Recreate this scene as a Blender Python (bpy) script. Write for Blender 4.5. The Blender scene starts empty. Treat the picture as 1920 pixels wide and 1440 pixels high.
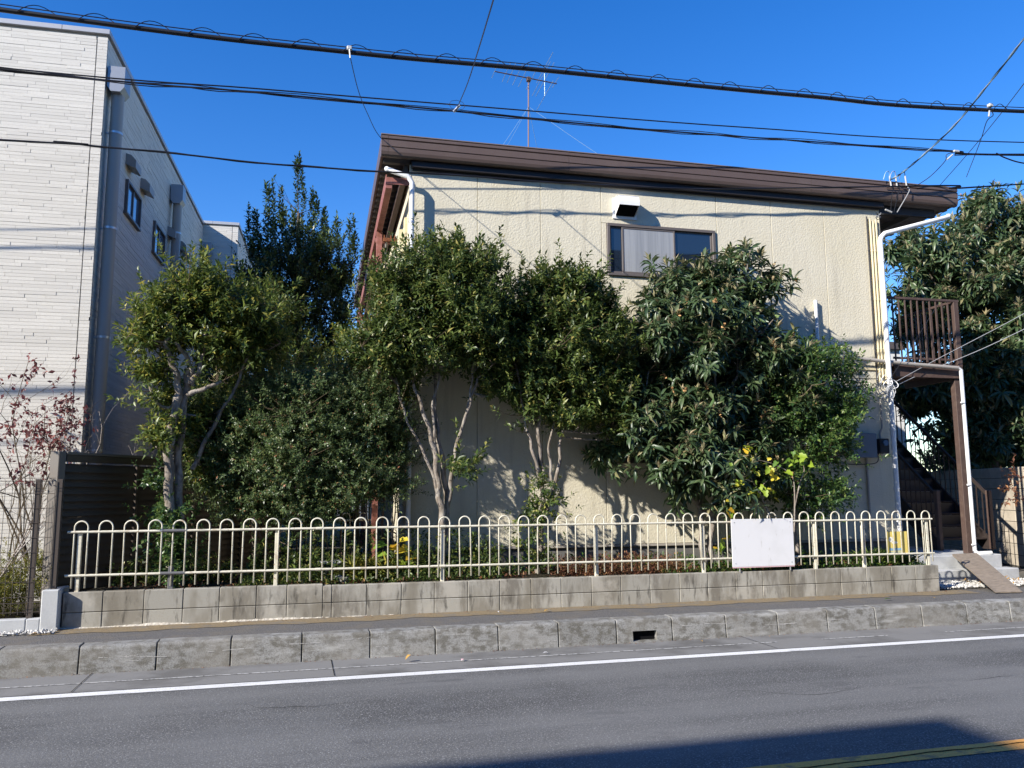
import bpy, bmesh, math, random
import numpy as np
from mathutils import Vector, Matrix
rnd = random.Random(7)
SC = bpy.context.scene
R_ = math.radians
# ------------------------------------------------------------------ camera, world, sun, exposure
F, PITCH, ROLL, YR, YH, YL, CH = 1512.7, R_(7.482), R_(-0.2505), R_(14.975), R_(13.222), R_(12.255), 1.40
AH, AL = YR - YH, YR - YL            # house and left building are turned a little against the road
def cam_axes():
    cy, sy, cp, sp = math.cos(YR), math.sin(YR), math.cos(PITCH), math.sin(PITCH)
    fwd = Vector((sy*cp, cy*cp, sp)); r = Vector((cy, -sy, 0)); u = r.cross(fwd)
    cr, sr = math.cos(ROLL), math.sin(ROLL)
    return cr*r + sr*u, -sr*r + cr*u, fwd
CR, CU, CF = cam_axes()
camd = bpy.data.cameras.new('camera'); cam = bpy.data.objects.new('camera', camd); SC.collection.objects.link(cam)
m = Matrix((CR, CU, -CF)).transposed().to_4x4(); m.translation = Vector((0, 0, CH)); cam.matrix_world = m
camd.sensor_fit = 'HORIZONTAL'; camd.sensor_width = 36; camd.lens = F/1920*36; camd.clip_end = 2000; camd.clip_start = .05
SC.camera = cam
SUN_AZ, SUN_EL = R_(63.9), R_(29.0)   # direction the light travels, from +Y towards +X, and its height
W = bpy.data.worlds.new('World'); SC.world = W; W.use_nodes = True
nt = W.node_tree; bg = nt.nodes['Background']
sky = nt.nodes.new('ShaderNodeTexSky'); sky.sky_type = 'NISHITA'; sky.sun_disc = False
sky.sun_elevation = SUN_EL; sky.sun_rotation = SUN_AZ + math.pi; sky.air_density = 1.0; sky.dust_density = 0.0; sky.ozone_density = 3.0; sky.altitude = 0
SKYHUE = nt.nodes.new('ShaderNodeHueSaturation'); SKYHUE.inputs['Saturation'].default_value = 1.36; SKYHUE.inputs['Hue'].default_value = .514
nt.links.new(sky.outputs[0], SKYHUE.inputs['Color']); nt.links.new(SKYHUE.outputs[0], bg.inputs['Color'])
bg.inputs['Strength'].default_value = 0.135
sd = bpy.data.lights.new('sun', 'SUN'); sd.energy = 5.0; sd.angle = R_(0.55); sd.color = (1, .935, .84)
sun = bpy.data.objects.new('sun', sd); SC.collection.objects.link(sun)
sv = Vector((math.sin(SUN_AZ)*math.cos(SUN_EL), math.cos(SUN_AZ)*math.cos(SUN_EL), -math.sin(SUN_EL)))
sun.rotation_euler = sv.to_track_quat('-Z', 'Y').to_euler(); sun.location = (-20, -10, 25)
SC.view_settings.view_transform = 'Standard'; SC.view_settings.look = 'None'; SC.view_settings.gamma = 1
SC.view_settings.use_curve_mapping = False; SC.view_settings.exposure = 0.76

# ------------------------------------------------------------------ measuring helpers
def ray(px, py): return ((px-960)/F)*CR - ((py-720)/F)*CU + CF
def fr(a): return Vector((math.cos(a), -math.sin(a), 0)), Vector((math.sin(a), math.cos(a), 0))
C0 = Vector((0, 0, CH))
def PY(px, py, Y, a=0):
    ux, uy = fr(a); d = ray(px, py); p = C0 + d*(Y/(d @ uy)); return Vector((p @ ux, p @ uy, p.z))
def PX(px, py, X, a=0):
    ux, uy = fr(a); d = ray(px, py); p = C0 + d*(X/(d @ ux)); return Vector((p @ ux, p @ uy, p.z))
def PZ(px, py, z=0):
    d = ray(px, py); return C0 + d*((z-CH)/d.z)
def f2w(p, a): ux, uy = fr(a); return Vector((0, 0, p[2])) + ux*p[0] + uy*p[1]

# ------------------------------------------------------------------ object helpers
ORG = {}
def thing(name, label, cat, loc=(0, 0, 0), a=0, group=None):
    o = bpy.data.objects.new(name, None); SC.collection.objects.link(o); o.empty_display_size = .2
    o.location = f2w(loc, a); o.rotation_euler = (0, 0, -a); ORG[o.name] = (Vector(loc), a)
    o['label'] = label; o['category'] = cat
    if group: o['group'] = group
    return o
def tag(o, label, cat, group=None, kind=None):
    if kind: o['kind'] = kind
    if label: o['label'] = label
    if cat: o['category'] = cat
    if group: o['group'] = group
    return o
class MB:
    def __init__(s): s.v = []; s.f = []
    def add(s, vs, fs):
        n = len(s.v); s.v += [tuple(v) for v in vs]; s.f += [tuple(n+i for i in f) for f in fs]; return s
    def box(s, x0, x1, y0, y1, z0, z1, b=0):
        if b <= 0:
            return s.add([(x0,y0,z0),(x1,y0,z0),(x1,y1,z0),(x0,y1,z0),(x0,y0,z1),(x1,y0,z1),(x1,y1,z1),(x0,y1,z1)],
                  [(0,3,2,1),(4,5,6,7),(0,1,5,4),(1,2,6,5),(2,3,7,6),(3,0,4,7)])
        vs = []; idx = {}
        for i, x in enumerate((x0, x1)):
            for j, y in enumerate((y0, y1)):
                for k, z in enumerate((z0, z1)):
                    sx, sy, sz = (b, -b)[i], (b, -b)[j], (b, -b)[k]
                    idx[i,j,k] = len(vs); vs += [(x, y+sy, z+sz), (x+sx, y, z+sz), (x+sx, y+sy, z)]
        A = lambda i,j,k,t: idx[i,j,k]+t
        fs = [(A(0,0,0,0),A(0,0,1,0),A(0,1,1,0),A(0,1,0,0)),(A(1,0,0,0),A(1,1,0,0),A(1,1,1,0),A(1,0,1,0)),
              (A(0,0,0,1),A(1,0,0,1),A(1,0,1,1),A(0,0,1,1)),(A(0,1,0,1),A(0,1,1,1),A(1,1,1,1),A(1,1,0,1)),
              (A(0,0,0,2),A(0,1,0,2),A(1,1,0,2),A(1,0,0,2)),(A(0,0,1,2),A(1,0,1,2),A(1,1,1,2),A(0,1,1,2))]
        for j in (0,1):
            for k in (0,1): fs.append((A(0,j,k,1),A(0,j,k,2),A(1,j,k,2),A(1,j,k,1)))
            for i in (0,1): pass
        for i in (0,1):
            for k in (0,1): fs.append((A(i,0,k,0),A(i,0,k,2),A(i,1,k,2),A(i,1,k,0)))
            for j in (0,1): fs.append((A(i,j,0,0),A(i,j,0,1),A(i,j,1,1),A(i,j,1,0)))
        for i in (0,1):
            for j in (0,1):
                for k in (0,1): fs.append((A(i,j,k,0),A(i,j,k,1),A(i,j,k,2)))
        return s.add(vs, fs)
    def tube(s, pts, r, n=8, caps=True):
        pts = [Vector(p) for p in pts]; N = len(pts)
        rs = r if isinstance(r, (list, tuple)) else [r]*N
        vs = []; prev = None
        for i, p in enumerate(pts):
            d = (pts[min(i+1, N-1)] - pts[max(i-1, 0)])
            if d.length < 1e-9: d = Vector((0, 0, 1))
            d.normalize()
            if prev is None:
                u = d.cross(Vector((0, 0, 1)) if abs(d.z) < .9 else Vector((1, 0, 0))).normalized()
            else:
                u = (prev - d*(prev @ d));  u = u.normalized() if u.length > 1e-6 else d.orthogonal().normalized()
            prev = u; w = d.cross(u)
            for k in range(n):
                t = 2*math.pi*k/n; vs.append(p + (u*math.cos(t) + w*math.sin(t))*rs[i])
        fs = [(i*n+k, i*n+(k+1) % n, (i+1)*n+(k+1) % n, (i+1)*n+k) for i in range(N-1) for k in range(n)]
        if caps: fs += [tuple(range(n))[::-1], tuple((N-1)*n+k for k in range(n))]
        return s.add(vs, fs)
    def prism(s, poly, x0, x1):          # poly in (y,z), extruded along x
        n = len(poly); vs = [(x0, y, z) for y, z in poly] + [(x1, y, z) for y, z in poly]
        return s.add(vs, [tuple(range(n)), tuple(range(2*n-1, n-1, -1))] + [(i, n+i, n+(i+1) % n, (i+1) % n) for i in range(n)])
    def prismY(s, poly, y0, y1):         # poly in (x,z), extruded along y
        n = len(poly); vs = [(x, y0, z) for x, z in poly] + [(x, y1, z) for x, z in poly]
        return s.add(vs, [tuple(range(n)), tuple(range(2*n-1, n-1, -1))] + [(i, n+i, n+(i+1) % n, (i+1) % n) for i in range(n)])
    def mesh(s, name, mat, org=(0, 0, 0), smooth=False):
        me = bpy.data.meshes.new(name); ox, oy, oz = org
        me.from_pydata([(x-ox, y-oy, z-oz) for x, y, z in s.v], [], s.f)
        bm = bmesh.new(); bm.from_mesh(me); bmesh.ops.recalc_face_normals(bm, faces=bm.faces); bm.to_mesh(me); bm.free()
        if mat: me.materials.append(mat)
        if smooth: me.polygons.foreach_set('use_smooth', [True]*len(me.polygons))
        return me
    def build(s, name, mat, parent=None, smooth=False, label=None, kind=None, loc=None):
        if parent is not None: org = ORG[parent.name][0]
        else: org = Vector(loc) if loc else Vector((0, 0, 0))
        me = s.mesh(name, mat, org, smooth)
        if smooth and hasattr(me, 'set_sharp_from_angle'): me.set_sharp_from_angle(angle=R_(50))
        o = bpy.data.objects.new(name, me); SC.collection.objects.link(o)
        if parent is not None: o.parent = parent; ORG[o.name] = ORG[parent.name]
        else: o.location = org; ORG[o.name] = (org, 0)
        if label: o['label'] = label
        if kind: o['kind'] = kind
        return o
def inst(me, name, parent, loc=(0, 0, 0), mat4=None):   # loc in the parent's frame coordinates
    o = bpy.data.objects.new(name, me); SC.collection.objects.link(o); o.parent = parent
    if mat4 is not None: o.matrix_local = mat4
    else: o.location = Vector(loc) - ORG[parent.name][0]
    return o
def curve(pts, n=6):                      # catmull-rom through points
    P = [Vector(p) for p in pts]; P = [P[0]*2-P[1]] + P + [P[-1]*2-P[-2]]; out = []
    for i in range(1, len(P)-2):
        a, b, c, d = P[i-1:i+3]
        for k in range(n):
            t = k/n; out.append(.5*((2*b) + (c-a)*t + (2*a-5*b+4*c-d)*t*t + (3*b-a-3*c+d)*t**3))
    return out + [P[-2]]

# ------------------------------------------------------------------ materials
def mat(name, col, rough=.6, spots=(), bump=(), metal=0, island=0, objv=0, spec=.5, transl=0, coat=0, stretch=None, scale=1.0):
    """spots: (scale, detail, lo, hi, colour, strength[, stretch]) noise masks in world space; bump: (scale, distance, detail)"""
    M = bpy.data.materials.new(name); M.use_nodes = True; T = M.node_tree; N = T.nodes; L = T.links
    B = N['Principled BSDF']; B.inputs['Roughness'].default_value = rough; B.inputs['Metallic'].default_value = metal
    B.inputs['Specular IOR Level'].default_value = spec
    if coat: B.inputs['Coat Weight'].default_value = coat
    g = N.new('ShaderNodeNewGeometry'); pos = g.outputs['Position']
    def mapped(st):
        if not st: return pos
        mp = N.new('ShaderNodeMapping'); mp.inputs['Scale'].default_value = st; L.new(pos, mp.inputs['Vector']); return mp.outputs[0]
    c = N.new('ShaderNodeRGB'); c.outputs[0].default_value = (*col, 1); cur = c.outputs[0]
    if island or objv:
        src = g.outputs['Random Per Island']
        if objv: oi = N.new('ShaderNodeObjectInfo'); src = oi.outputs['Random']
        v = island or objv
        mr = N.new('ShaderNodeMapRange'); mr.inputs['To Min'].default_value = 1-v; mr.inputs['To Max'].default_value = 1+v; L.new(src, mr.inputs['Value'])
        hs = N.new('ShaderNodeHueSaturation'); L.new(mr.outputs[0], hs.inputs['Value']); L.new(cur, hs.inputs['Color']); cur = hs.outputs[0]
    for sp in spots:
        sc, de, lo, hi, c2, stg = sp[:6]; st = sp[6] if len(sp) > 6 else None
        n = N.new('ShaderNodeTexNoise'); n.inputs['Scale'].default_value = sc; n.inputs['Detail'].default_value = de; n.inputs['Roughness'].default_value = .6
        L.new(mapped(st), n.inputs['Vector'])
        mr = N.new('ShaderNodeMapRange'); mr.inputs['From Min'].default_value = lo; mr.inputs['From Max'].default_value = hi; mr.inputs['To Max'].default_value = stg
        L.new(n.outputs['Fac'], mr.inputs['Value'])
        mx = N.new('ShaderNodeMix'); mx.data_type = 'RGBA'; L.new(mr.outputs[0], mx.inputs[0]); L.new(cur, mx.inputs[6]); mx.inputs[7].default_value = (*c2, 1); cur = mx.outputs[2]
    L.new(cur, B.inputs['Base Color']); nrm = None
    for (sc, dist, de, *st) in bump:
        n = N.new('ShaderNodeTexNoise'); n.inputs['Scale'].default_value = sc; n.inputs['Detail'].default_value = de; L.new(mapped(st[0] if st else None), n.inputs['Vector'])
        b = N.new('ShaderNodeBump'); b.inputs['Strength'].default_value = 1; b.inputs['Distance'].default_value = dist
        L.new(n.outputs['Fac'], b.inputs['Height'])
        if nrm: L.new(nrm, b.inputs['Normal'])
        nrm = b.outputs[0]
    if nrm: L.new(nrm, B.inputs['Normal'])
    return M
def leafmat(name, cols, rough=.42, transl=.3, spec=.5, under=1.5):
    M = bpy.data.materials.new(name); M.use_nodes = True; T = M.node_tree; N = T.nodes; L = T.links
    B = N['Principled BSDF']; B.inputs['Roughness'].default_value = rough; B.inputs['Specular IOR Level'].default_value = spec
    g = N.new('ShaderNodeNewGeometry'); r = N.new('ShaderNodeValToRGB'); r.color_ramp.interpolation = 'LINEAR'
    els = r.color_ramp.elements
    gain = {'dark_evergreen_leaf': 2.6, 'fine_shrub_leaf': 1.55, 'osmanthus_leaf': 1.8, 'yellowing_osmanthus_leaf': 1.2, 'loquat_leaf': 1.55, 'camellia_leaf': 1.8}.get(name, 1)
    cols = [(p, tuple(min(1, x*gain) for x in c)) for p, c in cols]
    els[0].position = cols[0][0]; els[0].color = (*cols[0][1], 1); els[1].position = cols[-1][0]; els[1].color = (*cols[-1][1], 1)
    for p, c in cols[1:-1]: e = els.new(p); e.color = (*c, 1)
    L.new(g.outputs['Random Per Island'], r.inputs[0])
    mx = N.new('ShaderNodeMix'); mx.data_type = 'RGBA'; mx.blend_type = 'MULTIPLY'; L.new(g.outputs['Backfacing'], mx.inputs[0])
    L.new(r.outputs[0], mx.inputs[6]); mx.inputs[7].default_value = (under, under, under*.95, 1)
    L.new(mx.outputs[2], B.inputs['Base Color'])
    tr = N.new('ShaderNodeBsdfTranslucent'); hs = N.new('ShaderNodeHueSaturation'); hs.inputs['Value'].default_value = 1.6; hs.inputs['Hue'].default_value = .485
    L.new(r.outputs[0], hs.inputs['Color']); L.new(hs.outputs[0], tr.inputs['Color'])
    ms = N.new('ShaderNodeMixShader'); ms.inputs[0].default_value = transl; L.new(B.outputs[0], ms.inputs[1]); L.new(tr.outputs[0], ms.inputs[2])
    L.new(ms.outputs[0], N['Material Output'].inputs['Surface'])
    return M
def glassmat(name, tint, rough=.04):
    return mat(name, tint, rough, spec=1.0, coat=.6)

M = dict(
 asphalt=mat('asphalt', (.098,.097,.093), .82, spots=[(95,2,.56,.64,(.50,.50,.49),.7),(60,3,.56,.40,(.05,.052,.056),.85),(.6,3,.45,.62,(.21,.21,.205),.3),(2.2,4,.5,.7,(.115,.118,.12),.4),(1.0,4,.42,.66,(.205,.205,.20),.5,(.06,1.3,1)),(3.0,5,.60,.72,(.07,.07,.072),.55,(.5,1.5,1))], bump=[(140,.004,2),(40,.002,2)], spec=.35),
 path_asphalt=mat('path_asphalt', (.18,.172,.165), .9, spots=[(120,2,.55,.68,(.33,.32,.3),.7),(90,3,.60,.42,(.05,.05,.05),.8),(3,4,.5,.65,(.17,.15,.12),.5)], bump=[(110,.005,2)], spec=.2),
 moss=mat('moss_dirt', (.25,.195,.12), .95, spots=[(60,4,.5,.65,(.13,.11,.08),.8),(5,5,.50,.62,(.19,.17,.14),.8)], bump=[(90,.006,3)], spec=.1),
 gutter=mat('gutter_concrete', (.20,.197,.188), .85, spots=[(60,4,.5,.7,(.24,.235,.22),.5),(1.5,4,.48,.65,(.10,.097,.09),.7),(200,2,.6,.7,(.3,.3,.3),.4)], bump=[(120,.0015,3)], spec=.25),
 kerb=mat('kerb_concrete', (.25,.25,.24), .85, spots=[(11,9,.46,.58,(.095,.088,.07),.8,(1,1,1.5)),(80,5,.48,.60,(.10,.095,.085),.6),(3.5,5,.5,.62,(.32,.315,.30),.35,(.5,1,1.5)),(1.6,3,.45,.65,(.22,.205,.175),.45),(6,6,.55,.7,(.5,.5,.48),.4,(.3,.3,2)),(220,2,.58,.66,(.5,.49,.46),.4)], bump=[(140,.0015,4),(30,.001,3)], objv=.12, spec=.25),
 block=mat('wall_block_concrete', (.36,.345,.30), .9, spots=[(5,7,.47,.60,(.15,.135,.11),.8,(1,1,.3)),(2.1,4,.47,.57,(.21,.19,.15),.75,(1,1,.45)),(90,3,.52,.66,(.28,.25,.2),.4),(14,6,.56,.66,(.07,.065,.055),.75,(1,1,.2)),(3,5,.55,.66,(.45,.42,.36),.6)], bump=[(160,.0012,4)], objv=.09, spec=.2),
 mortar=mat('mortar', (.085,.08,.07), .95, bump=[(80,.002,3)], spec=.1),
 pale_concrete=mat('pale_concrete', (.47,.48,.48), .85, spots=[(4,5,.45,.65,(.34,.35,.36),.7),(60,4,.5,.65,(.4,.41,.41),.4)], bump=[(90,.001,3)], spec=.25),
 white_line=mat('road_paint_white', (.78,.78,.76), .6, spots=[(70,6,.57,.68,(.2,.2,.2),.85),(9,6,.60,.70,(.35,.35,.35),.7,(.4,1,1)),(1.2,4,.5,.7,(.62,.62,.60),.7)], bump=[(140,.0015,2)]),
 old_line=mat('old_line', (.52,.515,.49), .85, spots=[(30,5,.46,.60,(.2,.197,.19),1)]),
 orange_line=mat('road_paint_orange', (.80,.38,.08), .65, spots=[(70,4,.52,.68,(.30,.17,.07),.8),(9,5,.55,.66,(.2,.13,.08),.7)], bump=[(140,.0015,2)]),
 crack=mat('crack', (.015,.014,.013), 1, spec=0),
 soil=mat('soil', (.055,.045,.032), .95, spots=[(30,5,.45,.65,(.03,.035,.015),.8)], bump=[(40,.02,4)], spec=.1),
 grass=mat('lawn_ground', (.035,.05,.018), .95, spots=[(20,5,.45,.65,(.06,.05,.03),.8)], bump=[(50,.02,4)], spec=.1),
 ground=mat('ground', (.14,.13,.115), .95, spots=[(.5,5,.4,.6,(.09,.09,.075),.8)], spec=.1),
 siding=mat('cream_stucco_siding', (.65,.605,.475), .8, spots=[(.8,4,.45,.65,(.61,.555,.40),.6),(2.2,4,.52,.72,(.58,.53,.41),.45,(1,1,.12)),(9,5,.54,.70,(.47,.43,.33),.5,(1,1,.06))], bump=[(38,.006,2),(90,.0015,2)], spec=.25),
 siding_gap=mat('siding_backing', (.33,.29,.2), .9, spec=.1),
 foundation=mat('foundation_concrete', (.17,.165,.155), .9, spots=[(5,5,.45,.65,(.11,.105,.1),.7)], spec=.2),
 brown=mat('brown_metal_fascia', (.12,.086,.074), .42, spots=[(3,4,.5,.7,(.14,.105,.09),.6)], metal=0, spec=.5, bump=[(3,.003,2)]),
 brown_cap=mat('brown_metal_cap', (.19,.15,.13), .4, spec=.5),
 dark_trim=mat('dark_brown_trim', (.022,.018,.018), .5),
 soffit=mat('folded_metal_deck', (.10,.085,.08), .55, spots=[(6,4,.5,.7,(.07,.05,.04),.6)]),
 stair=mat('stair_steel_brown', (.085,.055,.045), .6, spots=[(12,5,.5,.68,(.13,.09,.07),.7),(3,4,.55,.7,(.05,.035,.03),.6)], spec=.35, bump=[(60,.001,3)]),
 stair_shaded=mat('stair_steel_shaded', (.035,.026,.023), .7, spots=[(12,5,.5,.68,(.05,.036,.03),.7)], spec=.25),  # stair brown darkened in colour for the shade of landing and tree
 red_steel=mat('rusty_red_steel', (.30,.12,.10), .6, spots=[(8,5,.45,.62,(.20,.075,.05),.8),(25,4,.58,.7,(.38,.25,.21),.6)], spec=.4),
 rust=mat('rusty_iron', (.20,.075,.035), .85, spots=[(30,5,.45,.6,(.09,.035,.02),.8)], spec=.2),
 white_pvc=mat('white_pipe', (.78,.79,.78), .4, spots=[(4,4,.5,.7,(.62,.62,.58),.5)]),
 cream_pipe=mat('cream_pipe', (.66,.57,.36), .5, spots=[(6,4,.5,.7,(.5,.42,.25),.5)]),
 grey_pipe=mat('taupe_pipe', (.36,.33,.29), .5),
 silver=mat('silver_metal', (.55,.57,.6), .35, metal=.7),
 dull_silver=mat('brushed_collector', (.30,.32,.35), .42, metal=.35),
 window_frame=mat('bronze_window_frame', (.125,.108,.10), .45, spec=.5),
 glass_dark=glassmat('dark_window_glass', (.012,.02,.035), .03),
 glass_pale=mat('net_curtain_window_glass', (.28,.29,.30), .22, spec=.6, coat=.3, spots=[(9,3,.42,.60,(.34,.35,.36),.9,(1,1,.03)),(30,2,.5,.62,(.23,.24,.26),.5,(1,1,.03))]),
 curtain=mat('curtain_cloth', (.42,.43,.43), .8, bump=[(14,.01,2,(1,1,.02))]),
 glass_side=glassmat('side_window_glass', (.10,.16,.24), .05),
 interior=mat('dark_interior', (.008,.008,.009), .9, spec=.05),  # near-black colour standing in for the shade inside openings
 hood_white=mat('white_vent_hood', (.83,.83,.82), .45, spots=[(7,4,.52,.7,(.66,.65,.61),.4)]),
 hood_grey=mat('grey_vent_hood', (.30,.28,.26), .5),
 wsiding=mat('white_strip_siding', (.61,.585,.525), .75, spots=[(40,4,.45,.65,(.56,.535,.48),.5),(.7,3,.5,.7,(.56,.545,.51),.5)], bump=[(120,.002,3)], island=.085, spec=.3),
 wback=mat('siding_joint', (.48,.455,.41), .9, spec=.1),
 coping=mat('grey_coping', (.42,.42,.43), .4, metal=.2),
 louvre=mat('taupe_louvre', (.075,.058,.043), .55, spec=.35),
 louvre_post=mat('taupe_louvre_post', (.15,.133,.115), .5, spec=.4),
 wire=mat('fence_wire_brown', (.07,.055,.045), .5),
 fence=mat('cream_painted_iron', (.68,.65,.53), .5, spots=[(9,5,.50,.66,(.50,.47,.36),.6),(45,5,.60,.68,(.26,.14,.07),.85),(7,4,.58,.66,(.36,.26,.16),.5)], spec=.4),
 sleeve=mat('dark_connector_sleeve', (.13,.13,.135), .5),
 sign=mat('blank_white_sign', (.74,.74,.75), .5, spots=[(3,4,.5,.7,(.66,.66,.66),.6),(20,5,.62,.7,(.5,.48,.45),.5,(1,1,.3))], spec=.3),
 pink=mat('pink_edge', (.75,.50,.52), .5),
 yellow_board=mat('yellow_board', (.72,.58,.16), .5, spots=[(8,4,.5,.7,(.62,.5,.2),.5)]),
 board_white=mat('board_print_white', (.8,.8,.75), .5), board_blue=mat('board_print_blue', (.25,.45,.62), .5), board_grey=mat('board_print_grey', (.35,.34,.28), .5),
 cable=mat('black_cable', (.012,.012,.014), .45), cable_thin=mat('dark_wire', (.02,.02,.024), .5),
 cable_blue=mat('blue_service_cable', (.12,.22,.30), .45), cable_grey=mat('grey_cable', (.35,.36,.37), .5), steelwire=mat('pale_guy_wire', (.30,.45,.55), .4),
 porcelain=mat('white_insulator', (.5,.5,.48), .3),
 greybox=mat('blue_grey_board', (.13,.16,.20), .55), meter=mat('black_meter', (.03,.03,.035), .3),
 wood=mat('weathered_plank', (.27,.22,.17), .85, spots=[(10,5,.45,.62,(.16,.13,.10),.8,(1,6,6))], bump=[(20,.004,4,(1,8,8))]),
 pebble=mat('pebbles', (.50,.49,.46), .8, island=.4), 
 bark=mat('pale_bark', (.27,.235,.20), .9, spots=[(25,5,.45,.6,(.13,.105,.08),.8,(1,1,.35)),(7,4,.5,.6,(.36,.33,.29),.7)], bump=[(50,.012,5,(1,1,.4))], spec=.15),
 bark_dark=mat('dark_bark', (.10,.08,.062), .9, spots=[(20,5,.45,.6,(.19,.165,.14),.7)], bump=[(50,.01,5)], spec=.15),
 twig=mat('twig', (.13,.10,.065), .85, spec=.2), twig_pale=mat('pale_twig', (.40,.35,.31), .8, spec=.2), stem=mat('cane_stem', (.16,.10,.075), .8),
 bud=mat('tan_flower_bud', (.42,.25,.11), .9, island=.3),
 rock=mat('grey_rock', (.27,.26,.24), .9, bump=[(15,.02,4)], spots=[(6,4,.45,.6,(.16,.16,.14),.7)]),
 stucco_opp=mat('opposite_wall', (.55,.52,.46), .85, spots=[(1,4,.45,.65,(.48,.45,.4),.6)]),
 pole=mat('antenna_mast', (.22,.14,.13), .6),
 alu=mat('aluminium_rod', (.36,.44,.45), .5, metal=.4),
)
LM = dict(
 osm=leafmat('osmanthus_leaf', [(0,(.016,.032,.009)),(.5,(.040,.062,.015)),(.85,(.075,.10,.026)),(.95,(.13,.14,.04)),(1,(.20,.17,.05))]),
 osm_yellow=leafmat('yellowing_osmanthus_leaf', [(0,(.03,.055,.012)),(.5,(.075,.11,.024)),(.85,(.13,.16,.035)),(1,(.34,.30,.055))]),
 loquat=leafmat('loquat_leaf', [(0,(.018,.036,.016)),(.6,(.040,.065,.026)),(.9,(.075,.10,.045)),(1,(.16,.14,.07))], rough=.38, transl=.18, under=2.1),
 young=leafmat('young_loquat_leaf', [(0,(.22,.22,.13)),(.6,(.32,.29,.17)),(1,(.42,.33,.19))], rough=.6),
 camellia=leafmat('camellia_leaf', [(0,(.016,.040,.012)),(.7,(.038,.070,.018)),(1,(.10,.13,.035))], rough=.33),
 dark=leafmat('dark_evergreen_leaf', [(0,(.009,.017,.007)),(.7,(.022,.036,.012)),(1,(.055,.07,.02))], rough=.36, transl=.15),
 nandina=leafmat('fine_shrub_leaf', [(0,(.028,.050,.018)),(.5,(.055,.085,.030)),(.9,(.10,.135,.05)),(.96,(.17,.16,.06)),(1,(.22,.09,.05))], rough=.4),
 yellow=leafmat('yellow_leaf', [(0,(.22,.32,.03)),(.45,(.40,.45,.04)),(.75,(.70,.55,.04)),(1,(.75,.48,.03))], rough=.5, transl=.45),
 ivy=leafmat('ivy_leaf', [(0,(.03,.065,.015)),(.7,(.09,.13,.03)),(1,(.26,.26,.07))], rough=.4),
 azalea=leafmat('azalea_leaf', [(0,(.09,.11,.02)),(.6,(.17,.18,.03)),(1,(.30,.25,.05))], rough=.5),
 dry=leafmat('dry_leaf', [(0,(.10,.035,.022)),(.6,(.20,.085,.045)),(1,(.36,.22,.10))], rough=.7, transl=.25),
 red=leafmat('burgundy_leaf', [(0,(.06,.022,.024)),(.7,(.13,.035,.035)),(1,(.26,.09,.07))], rough=.5, transl=.35),
 weed=leafmat('weed_leaf', [(0,(.025,.06,.012)),(.7,(.06,.12,.02)),(1,(.16,.2,.04))], rough=.5),
 fallen=leafmat('fallen_leaf', [(0,(.30,.16,.04)),(.5,(.50,.30,.06)),(1,(.34,.2,.1))], rough=.7),
)

# ================================================================== SETTING
def sheet(name, x0, x1, y0, y1, z, m, nx=1):
    b = MB(); xs = [x0+(x1-x0)*i/nx for i in range(nx+1)]
    for i in range(nx): b.add([(xs[i],y0,z),(xs[i+1],y0,z),(xs[i+1],y1,z),(xs[i],y1,z)], [(0,1,2,3)])
    o = b.build(name, m); o['kind'] = 'structure'; return o
ZR = -.25
sheet('ground', -400, 400, -400, 400, -.30, M['ground'])
road = sheet('road', -120, 120, .55, 7.98, ZR, M['asphalt'])
def flat(name, x0, x1, y0, y1, z, m, parent): b = MB(); b.add([(x0,y0,z),(x1,y0,z),(x1,y1,z),(x0,y1,z)], [(0,1,2,3)]); return b.build(name, m, parent)
ORG[road.name] = (Vector((0,0,0)), 0)
flat('white_edge_line', -120, 120, 7.50, 7.63, ZR+.004, M['white_line'], road)
ol = flat('orange_centre_line', -120, 120, 4.37, 4.535, ZR+.004, M['orange_line'], road)
b = MB(); x = 1.0; y = 4.44
pts = []
while x < 9: pts.append((x, y)); x += .05+rnd.random()*.06; y = min(max(y+rnd.uniform(-.012, .012)+(4.45-y)*.1, 4.40), 4.50)
for i in range(len(pts)-1):
    w0, w1 = (.0035+.004*rnd.random() for _ in '12'); (a, c), (d, e) = pts[i], pts[i+1]
    b.add([(a,c-w0,ZR+.0065),(d,e-w1,ZR+.0065),(d,e+w1,ZR+.0065),(a,c+w0,ZR+.0065)], [(0,1,2,3)])
b.build('crack', M['crack'], road)
gut = sheet('gutter', -120, 120, 7.984, 8.40, ZR+.003, M['gutter'])
b = MB(); b.add([(-120,7.655,ZR+.003),(120,7.655,ZR+.003),(120,7.983,ZR+.003),(-120,7.983,ZR+.003)], [(0,1,2,3)]); b.build('gutter_apron', M['gutter'], gut)
b = MB(); x = -12.
while x < 30:
    l = rnd.uniform(.15, .9)
    if rnd.random() < .86: b.add([(x,7.972+rnd.uniform(-.004,.004),ZR+.007),(x+l,7.966,ZR+.007),(x+l,7.996,ZR+.007),(x,7.996,ZR+.007)], [(0,1,2,3)])
    x += l+.01
b.build('old_line', M['old_line'], gut)
b = MB()
for (px, py) in ((160, 1275), (622, 1245), (1430, 1208)):
    p = PZ(px, py, ZR); b.add([(p.x-.003,7.66,ZR+.0085),(p.x+.003,7.66,ZR+.0085),(p.x+.004,8.39,ZR+.0085),(p.x-.003,8.39,ZR+.0085)], [(0,1,2,3)])
b.build('gutter_joint', M['crack'], gut)
b = MB()
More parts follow.
